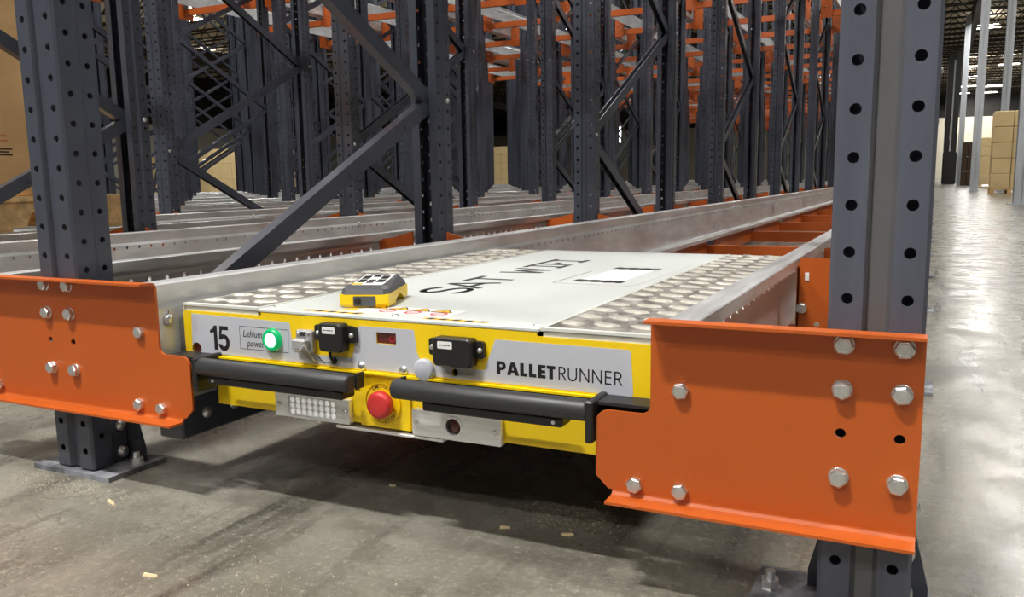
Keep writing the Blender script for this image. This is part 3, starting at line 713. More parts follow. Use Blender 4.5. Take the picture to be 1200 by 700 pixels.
# ---- indicator lamp
lp = MB().lathe((fx(-0.2184), YF, 0.2703), (0, -1, 0), [(0, 0.0180), (0.005, 0.0180), (0.0085, 0.0160), (0.009, 0.0120), (0.006, 0.0115)], 28).build('indicator_lamp', M['green'], sh, 'round green indicator lamp')
MB().lathe((fx(-0.2184), YF - 0.005, 0.2703), (0, -1, 0), [(0, 0.0115), (0.003, 0.0112), (0.0055, 0.007), (0.0062, 0.002)], 24).build('lamp_core', M['greenlit'], lp, 'bright lit centre')
# ---- latch connector
cn = MB().box(fx(-0.1635), fx(-0.1325), YF - 0.012, YF, 0.2560, 0.2915, bev=0.002).box(fx(-0.1620), fx(-0.1360), YF - 0.026, YF - 0.012, 0.262, 0.280, bev=0.003).box(fx(-0.1715), fx(-0.1625), YF - 0.010, YF, 0.264, 0.276, bev=0.002).build('connector_latch', M['latch'], sh, 'grey metal latch connector')
MB().box(fx(-0.1540), fx(-0.1440), YF - 0.0135, YF - 0.012, 0.283, 0.289).build('catch', M['chassis'], cn)
MB().tube([(fx(-0.1580), YF - 0.027, 0.266), (fx(-0.1500), YF - 0.031, 0.262), (fx(-0.1390), YF - 0.031, 0.264), (fx(-0.1360), YF - 0.026, 0.272), (fx(-0.1330), YF - 0.016, 0.255), (fx(-0.1305), YF - 0.006, 0.240)], 0.0015).build('wire_bail', M['zinc'], cn)
for q in (-0.158, -0.139): MB().lathe((fx(q), YF - 0.012, 0.2865), (0, -1, 0), [(0, 0.0028), (0.0015, 0.0028), (0.002, 0.002)], 10).build('screw', M['zinc'], cn)
MB().tube([(fx(-0.1310), YF - 0.002, 0.252), (fx(-0.1180), YF - 0.003, 0.2415), (fx(-0.1020), YF - 0.003, 0.2425), (fx(-0.0960), YF - 0.002, 0.252)], 0.0006, 6).build('wire_loop', M['chassis'], sh)
# ---- two black sensor boxes
def sensor(x0, x1, z0, z1, ear, lab, xl):
    d = 0.018
    b = MB().prism([(fx(a), c) for a, c in rrect(x0, x1, z0, z1, 0.006)], [], XZ, YF - 0.002, YF - d)
    inset = rrect(x0 + 0.002, x1 - 0.002, z0 + 0.002, z1 - 0.002, 0.006); outer = rrect(x0, x1, z0, z1, 0.006)
    b.frustum([(fx(a), YF - d, c) for a, c in outer], [(fx(a), YF - d - 0.002, c) for a, c in inset])
    zc = (z0 + z1)/2 + 0.004
    b.prism([(fx(a), c) for a, c in fillet([(x0 - ear, zc - 0.012, 0.004), (x1 + ear, zc - 0.012, 0.004), (x1 + ear, zc + 0.012, 0.004), (x1 + 0.002, z1 - 0.004), (x0 - 0.002, z1 - 0.004), (x0 - ear, zc + 0.012, 0.004)], 0)], [], XZ, YF - 0.0006, YF - 0.007)
    o = b.build('sensor_box', M['black'], sh, lab)
    for s_ in (x0 - ear*0.55, x1 + ear*0.55): MB().lathe((fx(s_), YF - 0.007, zc), (0, -1, 0), [(0, 0.0038), (0.003, 0.0036), (0.0036, 0.002)], 12).build('screw', M['zinc'], o)
    st = MB().prism([(fx(a), c) for a, c in rrect(xl, xl + 0.0235, z1 - 0.0155, z1 - 0.005, 0.0015, 2)], [], XZ, YF - d - 0.002, YF - d - 0.0023).build('sticker', M['white'], o, 'small white label')
    l2 = MB(); strokes(l2, [[(xl + 0.003, z1 - 0.0104), (xl + 0.0075, z1 - 0.0104)], [(xl + 0.0085, z1 - 0.0102), (xl + 0.016, z1 - 0.0102)], [(xl + 0.017, z1 - 0.0104), (xl + 0.020, z1 - 0.0104)]], 0.0016, lambda u, v, t: (fx(u), YF - d - 0.0023 - 0.0001*t, v))
    l2.build('print_line', M['remgrey'], o)
    return o
s1 = sensor(-0.1135, -0.0695, 0.2630, 0.3065, 0.0165, 'black sensor box with two ears and a cable', -0.105)
MB().tube([(fx(-0.099), YF - 0.010, 0.2635), (fx(-0.099), YF - 0.011, 0.256), (fx(-0.0985), YF - 0.008, 0.249), (fx(-0.0985), YF - 0.004, 0.2455)], 0.0022).lathe((fx(-0.0985), YF - 0.0004, 0.2455), (0, -1, 0), [(0, 0.0045), (0.004, 0.0045), (0.005, 0.003)], 12).build('cable', M['black'], s1)
s2 = sensor(0.0875, 0.1500, 0.2580, 0.2990, 0.013, 'wide black sensor box', 0.0965)
# ---- screws and cap on the decal
for (sx_, sz_) in ((-0.0487, 0.2415), (0.0264, 0.2418)):
    MB().lathe((fx(sx_), YF - 0.0004, sz_), (0, -1, 0), [(0, 0.0072), (0.002, 0.0072), (0.0045, 0.0048), (0.005, 0.0025)], 16).build('screw', M['zinc'], sh)
MB().lathe((fx(0.0635), YF - 0.0004, 0.2462), (0, -1, 0), [(0, 0.0165), (0.005, 0.0165), (0.0072, 0.0155), (0.0082, 0.013), (0.009, 0.002)], 28).build('cap', M['decal'], sh, 'round grey blanking cap')

# ---- lower part: centre pillar, side bumpers, lamp plates
front('centre_pillar', [(-0.054, 0.150), (0.0345, 0.150), (0.0345, 0.2325), (-0.054, 0.2325)], [], M['yellow'], -0.03, 0.0, label='yellow centre pillar behind the stop button')
LOW = -0.006
lowp = MB()
for (xa, xb) in ((-0.349, -0.054), (0.0345, 0.349)):
    lowp.box(fx(xa), fx(xb), YF + 0.004, YF + 0.009, 0.1515, 0.2005).box(fx(xa), fx(xb), YF + 0.009, YF + 0.03, 0.1515, 0.1545).box(fx(xa), fx(xb), YF + 0.009, YF + 0.03, 0.1975, 0.2005)
lowp.build('lower_panel', M['yellow'], sh)
MB().box(fx(-0.340), fx(0.340), YF + 0.022, YF + 0.03, 0.198, 0.234).build('bumper_recess', M['chassis'], sh)
for s in (-1, 1):
    a, b2 = sorted((fx(s*0.349), fx(s*0.352))); MB().box(a, b2, YF + 0.004, YF + 0.05, 0.1515, 0.233).build('side_cheek', M['chassis'], sh)
# emergency stop
es = MB().lathe((fx(-0.0125), YF, 0.1885), (0, -1, 0), [(0, 0.0300), (0.0012, 0.0300), (0.0016, 0.0292)], 36).build('stop_button', [M['yellow']], sh, 'red mushroom emergency stop button on a yellow ring')
MB().lathe((fx(-0.0085), YF - 0.0016, 0.1892), (0, -1, 0), [(0, 0.0150), (0.008, 0.0150), (0.0085, 0.0205), (0.0165, 0.0205), (0.0200, 0.0185), (0.0210, 0.014), (0.0214, 0.003)], 32).build('button', M['red'], es, 'red mushroom head')
for txt, a0, da, flipt in (('EMERGENCY', 128, -11.5, False), ('STOP', -80, 13.0, True)):
    for i, ch in enumerate(txt):
        a = math.radians(a0 + da*i); r_ = 0.0232 if not flipt else 0.0285
        cx_, cz_ = -0.0125 + r_*math.cos(a), 0.1885 + r_*math.sin(a); rt = a - math.pi/2 + (math.pi if flipt else 0); cs, sn = math.cos(rt), math.sin(rt)
        text_obj(ch, 0.0068, lambda u, v: (fx(cx_ + (u - 0.002)*cs - v*sn), YF - 0.0018, cz_ + (u - 0.002)*sn + v*cs), 'letter', M['print'], es, off=0.01)
MB().prism([(fx(a), c) for a, c in circle(-0.0125, 0.1885, 0.0318, 36)], [[(fx(a), c) for a, c in circle(-0.0125, 0.1885, 0.0302, 36)]], XZ, YF, YF - 0.0030).build('ring_rim', M['yellow'], es)
# LED plate and camera plate
PF = 0.006
def lamp_plate(x0, x1, z0, z1, holes, name, label):
    return MB().prism([(fx(a), c) for a, c in rrect(x0, x1, z0, z1, 0.0015, 2)], [[(fx(a), c) for a, c in h] for h in holes], XZ, YF + 0.006, YF - PF).build(name, M['alu'], sh, label)
hole = rrect(-0.190, -0.0955, 0.1525, 0.1840, 0.004)
lpz = lamp_plate(-0.2165, -0.0720, 0.149, 0.1870, [hole], 'headlight', 'aluminium headlight plate with a clear LED lens')
MB().box(fx(-0.191), fx(-0.0945), YF + 0.004, YF + 0.006, 0.152, 0.1845).build('reflector', M['alu'], lpz)
MB().prism([(fx(a), c) for a, c in rrect(-0.1895, -0.0960, 0.1530, 0.1835, 0.004)], [], XZ, YF - PF + 0.0025, YF - PF + 0.0008).build('lens', M['ledlens'], lpz, 'clear ribbed lens')
led = MB()
for i in range(8):
    for jz in range(3): led.lathe((fx(-0.1825 + i*0.0114), YF - PF + 0.0008, 0.1590 + jz*0.0094), (0, -1, 0), [(0, 0.0046), (0.0008, 0.0036), (0.0012, 0.0015)], 8)
led.build('led_bead', M['ledchip'], lpz)
lens_h = circle(0.1115, 0.1680, 0.0132, 24)
cpz = lamp_plate(0.0415, 0.1870, 0.1475, 0.1868, [lens_h], 'scanner_plate', 'aluminium plate with a round red scanner')
MB().prism([(fx(a), c) for a, c in circle(0.1115, 0.1680, 0.0146, 28)], [[(fx(a), c) for a, c in circle(0.1115, 0.1680, 0.0122, 28)]], XZ, YF - PF, YF - PF - 0.0025).build('collar', M['alu'], cpz, 'bright metal collar')
MB().lathe((fx(0.1115), YF + 0.006, 0.1680), (0, -1, 0), [(0, 0.0131), (0.002, 0.0131), (0.0022, 0.0105), (0.008, 0.0105), (0.0105, 0.0075), (0.0115, 0.002)], 20).build('scanner_lens', M['darkred'], cpz, 'dark red scanner lens')
for pr, pts in ((lpz, ((-0.2090, 0.1675), (-0.0805, 0.1675))), (cpz, ((0.048, 0.168), (0.1785, 0.167)))):
    for (a, c) in pts: MB().lathe((fx(a), YF - PF, c), (0, -1, 0), [(0, 0.0042), (0.0015, 0.0040), (0.002, 0.003)], 12).build('screw', M['zinc'], pr)
MB().box(fx(-0.100), fx(0.092), YF - 0.004, YF + 0.05, 0.1410, 0.1455, bev=0.001).build('skid_strip', M['alu'], sh)
# bumpers: rubber tube, hinge arm, bracket and actuator bar
for (xa, xb, lab, s) in ((-0.334, -0.036, 'left black rubber bumper tube', -1), (0.0385, 0.333, 'right black rubber bumper tube', 1)):
    r = 0.0143; c0, c1 = (fx(xa), 0.0, 0.2262), (fx(xb), 0.0, 0.2232 + 0.003)
    bp_ = MB().lathe(c0, (1, 0, 0), [(0, 0.011), (0.0015, 0.0135), (0.004, r), (xb - xa - 0.004, r), (xb - xa - 0.0015, 0.0135), (xb - xa, 0.011)], 28).build('bumper', M['rubber'], sh, lab)
    ba, bb_ = (fx(-0.318), fx(-0.052)) if s < 0 else (fx(0.0850), fx(0.2965))
    MB().box(ba, bb_, -0.002, 0.030, 0.1990, 0.2120, bev=0.002).build('actuator_bar', M['black'], bp_)
    MB().lathe((ba + (0.012 if s < 0 else bb_ - ba - 0.012), -0.002, 0.2055), (0, -1, 0), [(0, 0.003), (0.002, 0.0026)], 10).build('screw', M['zinc'], bp_)
    o_ = s*0.331
    xx = sorted((fx(o_), fx(o_ + s*0.0105)))
    MB().box(xx[0], xx[1], -0.012, 0.05, 0.186, 0.2405, bev=0.002).build('hinge_arm', M['black'], bp_)
    xx = sorted((fx(s*0.338), fx(s*0.41)))
    MB().box(xx[0], xx[1], 0.006, 0.05, 0.2335, 0.2375).box(xx[0], xx[1], 0.040, 0.05, 0.195, 0.2335).build('bracket', M['chassis'], bp_)
    i_ = -0.036 if s < 0 else 0.0385
    MB().box(fx(i_ - 0.002), fx(i_ + 0.002), 0.010, 0.03, 0.214, 0.238, bev=0.001).build('end_clip', M['black'], bp_)

# ---- top deck: painted centre plate and two tread plates
ZD = 0.3185; YB = 1.205
MB().box(fx(-0.2465), fx(0.2435), YF - 0.0005, YB, 0.3125, ZD, bev=0.0015).build('centre_cover', M['deck'], sh, 'light grey painted centre cover')
for s in (-1, 1):
    a, b2 = sorted((s*0.4105, s*0.2495))
    m = MB().box(fx(a), fx(b2), YF + 0.001, YB, ZD - 0.004, ZD - 0.0003)
    m.box(fx(a), fx(b2), YF - 0.0005, YF + 0.010, ZD - 0.003, ZD + 0.001, 1).box(fx(a), fx(b2), YF + 0.002, YF + 0.006, 0.3070, ZD - 0.003, 1)
    m.box(fx(s*0.2495 - 0.003), fx(s*0.2495 + 0.003), YF + 0.0, YB, ZD - 0.004, ZD + 0.0012, 1)
    m.box(fx(s*0.4105 - 0.0015), fx(s*0.4105 + 0.0015), YF + 0.0, YB, 0.305, ZD + 0.0006, 1)
    xs_ = [-0.399, -0.3475, -0.296] if s < 0 else [0.2705, 0.322, 0.3735]
    yy = YF + 0.053; kk = 0
    while yy < YB - 0.02:
        for xi, x_ in enumerate(xs_):
            px, py = fx(x_ + (0.006 if s < 0 else 0)), yy + (0.012 if xi == 2 and s < 0 else 0)
            L2, W2, k_ = 0.0225, 0.0125, (0.004 if s < 0 else -0.006)
            sh_ = [(-1, -0.18), (-0.45, -0.85), (0.05, -1), (0.55, -0.8), (1, 0.18), (0.45, 0.85), (-0.05, 1), (-0.55, 0.8)]
            b0 = [(px + L2*u, py + W2*v + k_*u, ZD - 0.0004) for u, v in sh_]
            b1 = [(px + L2*0.80*u, py + W2*0.62*v + k_*u*0.8, ZD + 0.0024) for u, v in sh_]
            m.frustum(b0, b1, 2)
        # small offset bumps between the rows
        for x_ in ((xs_[0] + xs_[1])/2, (xs_[1] + xs_[2])/2):
            px, py = fx(x_ + (0.006 if s < 0 else 0)), yy + 0.0325
            b0 = [(px + 0.013*math.cos(t), py + 0.006*math.sin(t), ZD - 0.0004) for t in [2*math.pi*i/8 for i in range(8)]]
            b1 = [(px + 0.008*math.cos(t), py + 0.003*math.sin(t), ZD + 0.0016) for t in [2*math.pi*i/8 for i in range(8)]]
            m.frustum(b0, b1, 0)
        yy += 0.0655 if s < 0 else 0.0628; kk += 1
    m.build('tread_plate', [M['tread'], M['decktrim'], M['treadtop']], sh, '%s embossed anti-slip tread plate' % ('left' if s < 0 else 'right'))
for (x_, y_) in ((-0.235, 0.066), (0.232, 0.066), (-0.235, 1.18), (0.232, 1.18), (0, 0.066)):
    MB().lathe((fx(x_), y_, ZD), (0, 0, 1), [(0, 0.0055), (0.0012, 0.005), (0.0016, 0.003)], 12).build('screw', M['zinc'], sh)
# lettering painted on the cover: read from the left, letters point left
def on_deck(y0, sy, sx_, x_base=-0.690, th=0.0004): return lambda u, v, t: (x_base - v*sx_, y0 + u*sy, ZD + 0.0002 + th*t)
LET = MB(); TT = 0.135
def deck_letter(segs, y0, wd, t=TT):
    for pl in segs: strokes(LET, [[(p[0]*wd/0.09, p[1]) for p in pl]], t, on_deck(y0, 0.09, 0.09))
S_ = arc(0.5, 0.73, 0.42, 0.22, 25, 270, 12) + arc(0.5, 0.27, 0.42, 0.24, 90, -155, 12)[1:]
deck_letter([S_], 0.300, 0.085)
deck_letter([[(0.0, 0), (0.48, 1)], [(0.48, 1), (0.96, 0)], [(0.2, 0.33), (0.78, 0.33)]], 0.388, 0.088)
deck_letter([[(0.0, 0.95), (1.0, 0.95)], [(0.5, 0.95), (0.5, 0)]], 0.482, 0.085)
LET.build('lettering', M['print'], sh, 'black SAT lettering on the cover'); LET = MB()
deck_letter([[(0.0, 1), (0.22, 0)], [(0.22, 0), (0.5, 0.8)], [(0.5, 0.8), (0.78, 0)], [(0.78, 0), (1.0, 1)]], 0.645, 0.086)
for y0 in (0.760, 0.893): deck_letter([[(0.5, 0), (0.5, 1)], [(0.0, 0.95), (1.0, 0.95)], [(0.0, 0.05), (1.0, 0.05)]], y0, 0.056)
deck_letter([[(0.1, 0), (0.1, 1)], [(0.1, 0.95), (1.0, 0.95)], [(0.1, 0.52), (0.85, 0.52)]], 0.825, 0.060)
LET.build('lettering', M['print'], sh, 'black WIFI lettering on the cover')
# warning sticker strip near the front edge, striped tapes, and the white label further back
def deck_plate(poly, name, m, z=0.0002, label=None, parent=sh): return MB().prism(poly, [], XY, ZD + z - 0.0001, ZD + z + 0.0002).build(name, m, parent, label)
ws = deck_plate([(-0.745, 0.082), (-0.578, 0.082), (-0.578, 0.138), (-0.745, 0.138)], 'warning_sticker', M['white'], label='white warning sticker with yellow triangles and red rings')
for i in range(4):
    xx = -0.742 + 0.0385*i
    deck_plate([(xx, 0.112), (xx + 0.036, 0.112), (xx + 0.018, 0.136)], 'triangle', M['printyel'], 0.0005, parent=ws)
    b = MB(); strokes(b, [[(xx, 0.112), (xx + 0.036, 0.112)], [(xx + 0.036, 0.112), (xx + 0.018, 0.136)], [(xx + 0.018, 0.136), (xx, 0.112)], [(xx + 0.018, 0.117), (xx + 0.018, 0.127)]], 0.0022, lambda u, v, t: (u, v, ZD + 0.0007 + 0.0001*t)); b.build('triangle_border', M['print'], ws)
for i in range(3):
    xx = -0.695 + 0.046*i
    MB().prism(circle(xx, 0.097, 0.0135, 24), [circle(xx, 0.097, 0.0105, 24)], XY, ZD + 0.0004, ZD + 0.0007).build('ring', M['printred'], ws)
    b = MB(); strokes(b, [[(xx - 0.008, 0.090), (xx + 0.008, 0.104)]], 0.0025, lambda u, v, t: (u, v, ZD + 0.0004 + 0.0002*t)); b.build('slash', M['printred'], ws)
deck_plate([(-0.775, 0.084), (-0.748, 0.084), (-0.752, 0.100), (-0.760, 0.106)], 'warning_triangle', M['printyel'], 0.0004)
for (xa, xb) in ((-0.83, -0.715), (-0.605, -0.50)):
    tp = deck_plate([(xa, 0.054), (xb, 0.054), (xb, 0.064), (xa, 0.064)], 'striped_tape', M['printyel'], label='yellow and black striped tape')
    n = 5
    for i in range(n):
        q = xa + (xb - xa)*(i + 0.25)/n; w_ = (xb - xa)/n*0.45
        deck_plate([(q, 0.054), (q + w_, 0.054), (q + w_ + 0.004, 0.064), (q + 0.004, 0.064)], 'stripe', M['print'], 0.0004, parent=tp)
lb = deck_plate([(-0.598, 0.51), (-0.440, 0.51), (-0.440, 0.90), (-0.598, 0.90)], 'access_cover', M['deck'], label='rectangular access cover outline')
b = MB(); strokes(b, [[(-0.598, 0.51), (-0.598, 0.72)]], 0.002, lambda u, v, t: (u, v, ZD + 0.0006 + 0.0001*t)); b.build('outline', M['print'], lb)
b = MB(); strokes(b, [[(-0.598, 0.51), (-0.440, 0.51)], [(-0.440, 0.51), (-0.440, 0.90)]], 0.003, lambda u, v, t: (u, v, ZD + 0.0006 + 0.0001*t)); b.build('outline', M['white'], lb)
wl = deck_plate([(-0.566, 0.555), (-0.478, 0.555), (-0.478, 0.800), (-0.566, 0.800)], 'white_label', M['white'], 0.0004, 'white paper label with black bars', lb)
for yb in (0.545, 0.782):
    bar = MB()
    bar.prism([(-0.572 + 0.10*i/12, yb + 0.004*math.sin(i*2.1)) for i in range(13)] + [(-0.572 + 0.10*i/12, yb + 0.030 + 0.004*math.sin(i*1.7)) for i in range(12, -1, -1)], [], XY, ZD + 0.0006, ZD + 0.0009)
    bar.build('black_bar', M['print'], wl)

# ------------------------------------------------------------------ hand-held remote lying on the shuttle
rm = thing('remote_control', 'yellow and dark grey handheld remote lying on the grey shuttle cover', 'remote', (-0.784, 0.095, ZD + 0.0003))
TR = Matrix.Rotation(math.radians(20.7), 3, 'Z')
def rp(u, v, z): p = TR @ Vector((u, v, z)); return (p.x - 0.784, p.y + 0.095, p.z + ZD + 0.0003)
W = 0.079; D = 0.137
side = [(0.004, 0.0), (0.046, 0.0)] + [(0.046 + 0.062*i/8, 0.0135*math.sin(math.pi*i/8)) for i in range(1, 8)] + [(0.108, 0.0), (0.132, 0.0), (D, 0.005), (D, 0.022), (0.0, 0.021), (0.0, 0.006)]
MB().prism(side, [], lambda u, v, t: rp(t, u, v), 0.006, W - 0.006).frustum([rp(0, 0.004, 0.007), rp(0.006, 0.0, 0.007), rp(0.006, 0.046, 0.007), rp(0.0, 0.046, 0.007)], [rp(0, 0.004, 0.0215), rp(0.006, 0.0, 0.0215), rp(0.006, D, 0.0215), rp(0, D - 0.004, 0.0215)]) \
    .prism(side, [], lambda u, v, t: rp(t, u*0.995, 0.002 + v*0.93), 0.0, 0.006).prism(side, [], lambda u, v, t: rp(t, u*0.995, 0.002 + v*0.93), W - 0.006, W).build('lower_shell', M['yellow'], rm, 'yellow lower shell')
def oct_(x0, x1, y0, y1, z, c): return [rp(a, b_, z) for a, b_ in ((x0 + c, y0), (x1 - c, y0), (x1, y0 + c), (x1, y1 - c), (x1 - c, y1), (x0 + c, y1), (x0, y1 - c), (x0, y0 + c))]
up_ = MB(); A0 = oct_(0.0005, W - 0.0005, 0.0005, D - 0.0005, 0.0213, 0.007); A1 = oct_(0.002, W - 0.002, 0.004, D - 0.004, 0.029, 0.008)
A2 = [rp(a, b_, z) for a, b_, z in ((0.018, 0.014, 0.0335), (W - 0.018, 0.014, 0.0335), (W - 0.010, 0.022, 0.0338), (W - 0.010, D - 0.024, 0.040), (W - 0.016, D - 0.012, 0.041), (0.016, D - 0.012, 0.041), (0.010, D - 0.024, 0.040), (0.010, 0.022, 0.0338))]
up_.frustum(A0, A1).frustum(A1, A2).build('upper_shell', M['remgrey'], rm, 'dark grey upper shell')
def rq(u0, u1, v0, v1, dz): 
    zt_ = lambda v: 0.0335 + (v - 0.014)*(0.0075/0.111) + dz
    return [rp(u0, v0, zt_(v0)), rp(u1, v0, zt_(v0)), rp(u1, v1, zt_(v1)), rp(u0, v1, zt_(v1))]
def rbox(u0, u1, v0, v1, d0, d1): return MB().frustum(rq(u0, u1, v0, v1, d0), rq(u0, u1, v0, v1, d1))
kp = rbox(0.014, W - 0.014, 0.020, 0.115, 0.0, 0.0008).build('keypad', M['white'], rm, 'white keypad sticker with black keys')
rbox(0.014, 0.030, 0.020, 0.032, 0.0008, 0.0011).build('keypad_corner', M['printyel'], kp)
for (u0, u1, v0, v1) in ((0.018, 0.030, 0.040, 0.062), (0.034, 0.045, 0.034, 0.044), (0.049, 0.061, 0.040, 0.062), (0.034, 0.045, 0.052, 0.060), (0.018, 0.030, 0.070, 0.094), (0.049, 0.061, 0.070, 0.094), (0.034, 0.045, 0.086, 0.096), (0.024, 0.055, 0.101, 0.108)):
    rbox(u0, u1, v0, v1, 0.0008, 0.0016).build('key', M['print'], kp)
MB().prism(rrect(0.022, W - 0.021, 0.003, 0.0185, 0.0015, 2), [], lambda u, v, t: rp(u, t, v), 0.003, -0.0012).build('end_panel', M['remgrey'], rm, 'dark grey end panel with a round port')
MB().prism(circle(0.0295, 0.0108, 0.0055, 18), [], lambda u, v, t: rp(u, t, v), -0.001, -0.002).build('port', M['black'], rm)

# ------------------------------------------------------------------ pallets and cartons
def pallet(label, x0, x1, y0, y1, z0, group='wooden pallets'):
    t = thing('wooden_pallet', label, 'pallet', ((x0+x1)/2, (y0+y1)/2, z0), group)
    h = 0.125; n = 6; wd = (y1 - y0)/(n + (n-1)*0.35)
    for i in range(n):
        ya = y0 + i*wd*1.35; MB().box(x0, x1, ya, ya + wd, z0 + h - 0.018, z0 + h).build('top_board', M['wood'], t)
    for i in range(3):
        ya = y0 + (y1 - y0 - wd)*i/2; MB().box(x0, x1, ya, ya + wd, z0, z0 + 0.016).build('bottom_board', M['wood'], t)
    for i in range(3):
        xa = x0 + (x1 - x0 - 0.09)*i/2
        ya, yb, za, zb2 = y0 + 0.010, y1 - 0.010, z0 + 0.016, z0 + h - 0.018; L = yb - ya; zn = za + 0.052
        xa += 0.006 if i == 0 else (-0.006 if i == 2 else 0)
        MB().prism([(ya, za), (ya + L*0.16, za), (ya + L*0.18, zn), (ya + L*0.36, zn), (ya + L*0.38, za), (ya + L*0.62, za), (ya + L*0.64, zn), (ya + L*0.82, zn), (ya + L*0.84, za), (yb, za), (yb, zb2), (ya, zb2)], [], YZ, xa, xa + 0.09).build('stringer', M['wood'], t)
    return t
pallet('pale wooden pallet under the big carton on the third lane, left of the photo', -3.80, -2.862, 0.33, 1.42, 0.3555)
t = thing('carton', 'large brown cardboard carton with printed marks on a pallet at the left edge', 'carton', (-3.35, 0.80, 0.4815))
zc = 0.4815; xf = -2.905
MB().box(-3.79, xf, 0.36, 1.24, zc, zc + 1.25, bev=0.004).build('box', M['card'], t)
MB().box(xf - 0.001, xf + 0.0012, 0.72, 0.79, zc + 0.02, zc + 1.24).build('tape', M['cardpale'], t)
g = MB()
for i in range(6): g.box(xf, xf + 0.0006, 0.62, 0.905, 0.835 + i*0.028, 0.837 + i*0.028)
for q in (0.62, 0.72, 0.80, 0.86, 0.903): g.box(xf, xf + 0.0006, q, q + 0.003, 0.835, 0.977)
g.build('printed_grid', M['print'], t, 'printed black grid')
g = MB()
for i in range(3): g.box(xf, xf + 0.0006, 0.945, 1.0 - 0.012*(i % 2), 0.625 + 0.010*i, 0.630 + 0.010*i)
g.build('printed_text', M['print'], t, 'small printed text block')
g = MB().box(xf, xf + 0.0006, 0.955, 0.988, 0.672, 0.680).box(xf, xf + 0.0006, 0.96, 0.984, 0.690, 0.698)
g.build('printed_stamp', M['stamp'], t, 'faint red stamp')

def stack(label, x, y, nx, nz, bw, bh, m, group, tilt=0.0, nyb=2):
    """a strapped pallet load: pallet, cartons, strap"""
    p = pallet('wooden pallet under the ' + label, x - nx*bw/2, x + nx*bw/2, y, y + nyb*bw, 0.001)
    for iz in range(nz):
        for ix in range(nx):
            for iy in range(nyb):
                o = MB().box(0.004, bw - 0.004, 0.004, bw - 0.004, 0, bh - 0.006, bev=0.012)
                ob = link('carton', None or o.mesh('carton', m), None, (x - nx*bw/2 + ix*bw + random.uniform(-0.003, 0.003), y + iy*bw, 0.1275 + iz*bh))
                hor = ['left', 'middle', 'right'][ix if nx > 2 else ix*2]; dep = ['near', 'far', 'farthest'][iy]
                tag(ob, 'carton in the %s layer, %s %s column, %s' % (ORD[iz+1], dep, hor, label), 'carton', group)
stack('tall tan carton stack down the aisle', 1.62, 21.8, 2, 5, 0.40, 0.355, M['cardpale'], 'cartons in the tall aisle stack')
stack('lower tan carton stack farther down the aisle', 1.86, 33.0, 2, 5, 0.42, 0.315, M['cardpale'], 'cartons in the farther aisle stack')
stack('pale carton load glimpsed between the uprights', -19.6, 37.2, 3, 5, 0.55, 0.40, M['cardpale'], 'cartons in the load seen between the uprights')
for i, (xa, ya) in enumerate(((-30.5, 30), (-33.5, 31), (-36.5, 31.5), (-31, 34.5), (-39, 33))):
    lab = ['first', 'second', 'third', 'rear', 'farthest'][i] + ' pale carton block on the open floor at far left'
    tt = thing('carton_block', lab, 'carton', (xa, ya, 0), 'pale carton blocks at far left')
    for q in range(3):
        for zz in range(3): MB().box(xa - 1.2 + q*0.8, xa - 0.41 + q*0.8, ya, ya + 1.0, zz*0.72, zz*0.72 + 0.715, bev=0.02).build('carton', M['cardpale'], tt)
# dark crates and the dark mast down the aisle
for q in range(2):
    for zz in range(3):
        tag(MB().box(1.02 + q*0.20, 1.21 + q*0.20, 38.3, 38.9, zz*0.58, zz*0.58 + 0.57, bev=0.015).build('crate', M['carddark'], None), 'dark brown crate beside the third building column, %s pile, %s from the floor' % ('left' if q == 0 else 'right', ORD[zz+1]), 'crate', 'dark crates down the aisle')
t = thing('lift_mast', 'tall dark steel mast standing by the rack end far down the aisle', 'mast', (0.64, 44.0, 0))
MB().box(0.38, 0.60, 43.8, 44.1, 0.0, 5.8).box(0.68, 0.90, 43.8, 44.1, 0.0, 6.0).build('mast_rail', M['dark'], t)
for zz in (0.3, 1.8, 3.3, 4.8, 5.5): MB().box(0.60, 0.68, 43.85, 44.05, zz, zz + 0.2).build('crossbar', M['dark'], t)
MB().box(0.36, 0.94, 43.7, 45.2, 0.0, 1.5, bev=0.05).build('truck_body', M['dark'], t)
MB().cyl((0.64, 43.75, 1.5), (0.64, 43.75, 5.6), 0.035, n=10).build('pale_conduit', M['column'], t, 'pale vertical pipe')

# sawhorse on the far floor
t = thing('sawhorse', 'dark trestle sawhorse standing far off between the left uprights', 'trestle', (-18.3, 15.8, 0))
MB().box(-19.1, -17.5, 15.75, 15.85, 1.02, 1.09).build('top_bar', M['dark'], t)
for (xa, s) in ((-18.95, 1), (-17.65, 1)):
    for d in (-0.28, 0.28):
        MB().frustum([(xa-0.03, 15.8 + d - 0.02, 0), (xa+0.03, 15.8 + d - 0.02, 0), (xa+0.03, 15.8 + d + 0.02, 0), (xa-0.03, 15.8 + d + 0.02, 0)],
                     [(xa-0.03, 15.78, 1.02), (xa+0.03, 15.78, 1.02), (xa+0.03, 15.82, 1.02), (xa-0.03, 15.82, 1.02)]).build('leg', M['dark'], t)

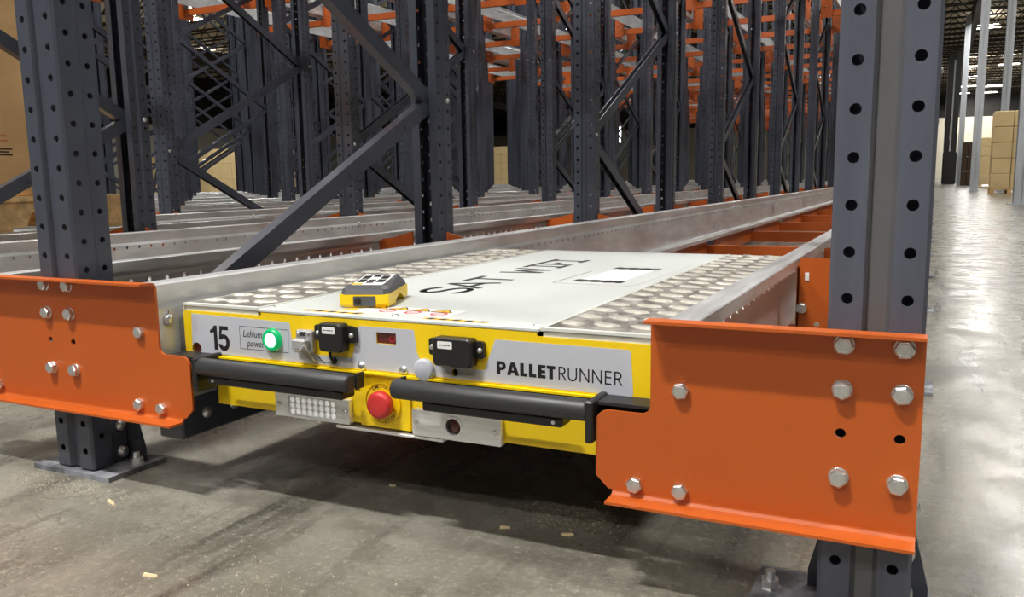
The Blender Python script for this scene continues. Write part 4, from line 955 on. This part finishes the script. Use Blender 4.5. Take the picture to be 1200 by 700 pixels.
# ------------------------------------------------------------------ sawdust and grit on the floor
def sawdust(label, cx, cy, n, sx, sy, m):
    b = MB()
    for i in range(n):
        x, y = random.gauss(cx, sx), random.gauss(cy, sy); l = random.uniform(0.0006, 0.0017); w_ = l*random.uniform(0.25, 0.6); a = random.uniform(0, 6.28)
        ca, sa = math.cos(a), math.sin(a); h = random.uniform(0.0006, 0.0014)
        P_ = [(x + u*ca - v*sa, y + u*sa + v*ca) for u, v in ((-l, -w_), (l, -w_), (l*0.8, w_), (-l*0.7, w_))]
        b.frustum([(p[0], p[1], 0.0002) for p in P_], [(x + (p[0]-x)*0.7, y + (p[1]-y)*0.7, h) for p in P_])
    o = b.build('sawdust', m); o['kind'] = 'stuff'; tag(o, label, 'sawdust')
sawdust('pale sawdust sprinkled on the shaded concrete below the right end of the shuttle', -0.42, 0.19, 380, 0.05, 0.035, M['sawdust'])
sawdust('pale concrete grit scattered around the left upright base plate', -1.30, -0.055, 420, 0.085, 0.018, M['grit'])
sawdust('fine pale grit strewn over the open concrete in front of the shuttle', -0.72, -0.16, 170, 0.10, 0.055, M['grit'])
sawdust('fine grit on the concrete behind the right end plate', -0.15, 0.15, 90, 0.028, 0.06, M['grit'])

# ------------------------------------------------------------------ splinters on the floor
for (x, y, l, a, lab) in ((-1.135, -0.075, 0.026, -0.35, 'pale wood splinter on the concrete just in front of the left base plate'),
                          (-0.86, -0.235, 0.022, 0.2, 'pale wood splinter on the open concrete at lower left'),
                          (-0.5, 0.10, 0.016, 0.4, 'small pale splinter in the shadow below the right headlight plate'),
                          (-0.405, 0.115, 0.018, 0.5, 'small pale splinter in the shadow near the right end plate'),
                          (-0.755, 0.18, 0.012, 0.1, 'tiny pale crumb in the shadow under the shuttle')):
    h = 0.003; ca, sa = math.cos(a), math.sin(a)
    f_ = lambda u, v, z: (x + u*ca - v*sa, y + u*sa + v*ca, z)
    o = MB().frustum([f_(-l/2, -h, 0.0003), f_(l/2, -h*0.6, 0.0003), f_(l/2, h*0.6, 0.0003), f_(-l/2, h, 0.0003)], [f_(-l/2*0.9, -h*0.5, 0.004), f_(l/2*0.9, -h*0.3, 0.003), f_(l/2*0.9, h*0.3, 0.003), f_(-l/2*0.9, h*0.5, 0.004)]).build('wood_splinter', M['straw'], None)
    tag(o, lab, 'splinter', 'wood splinters on the floor')
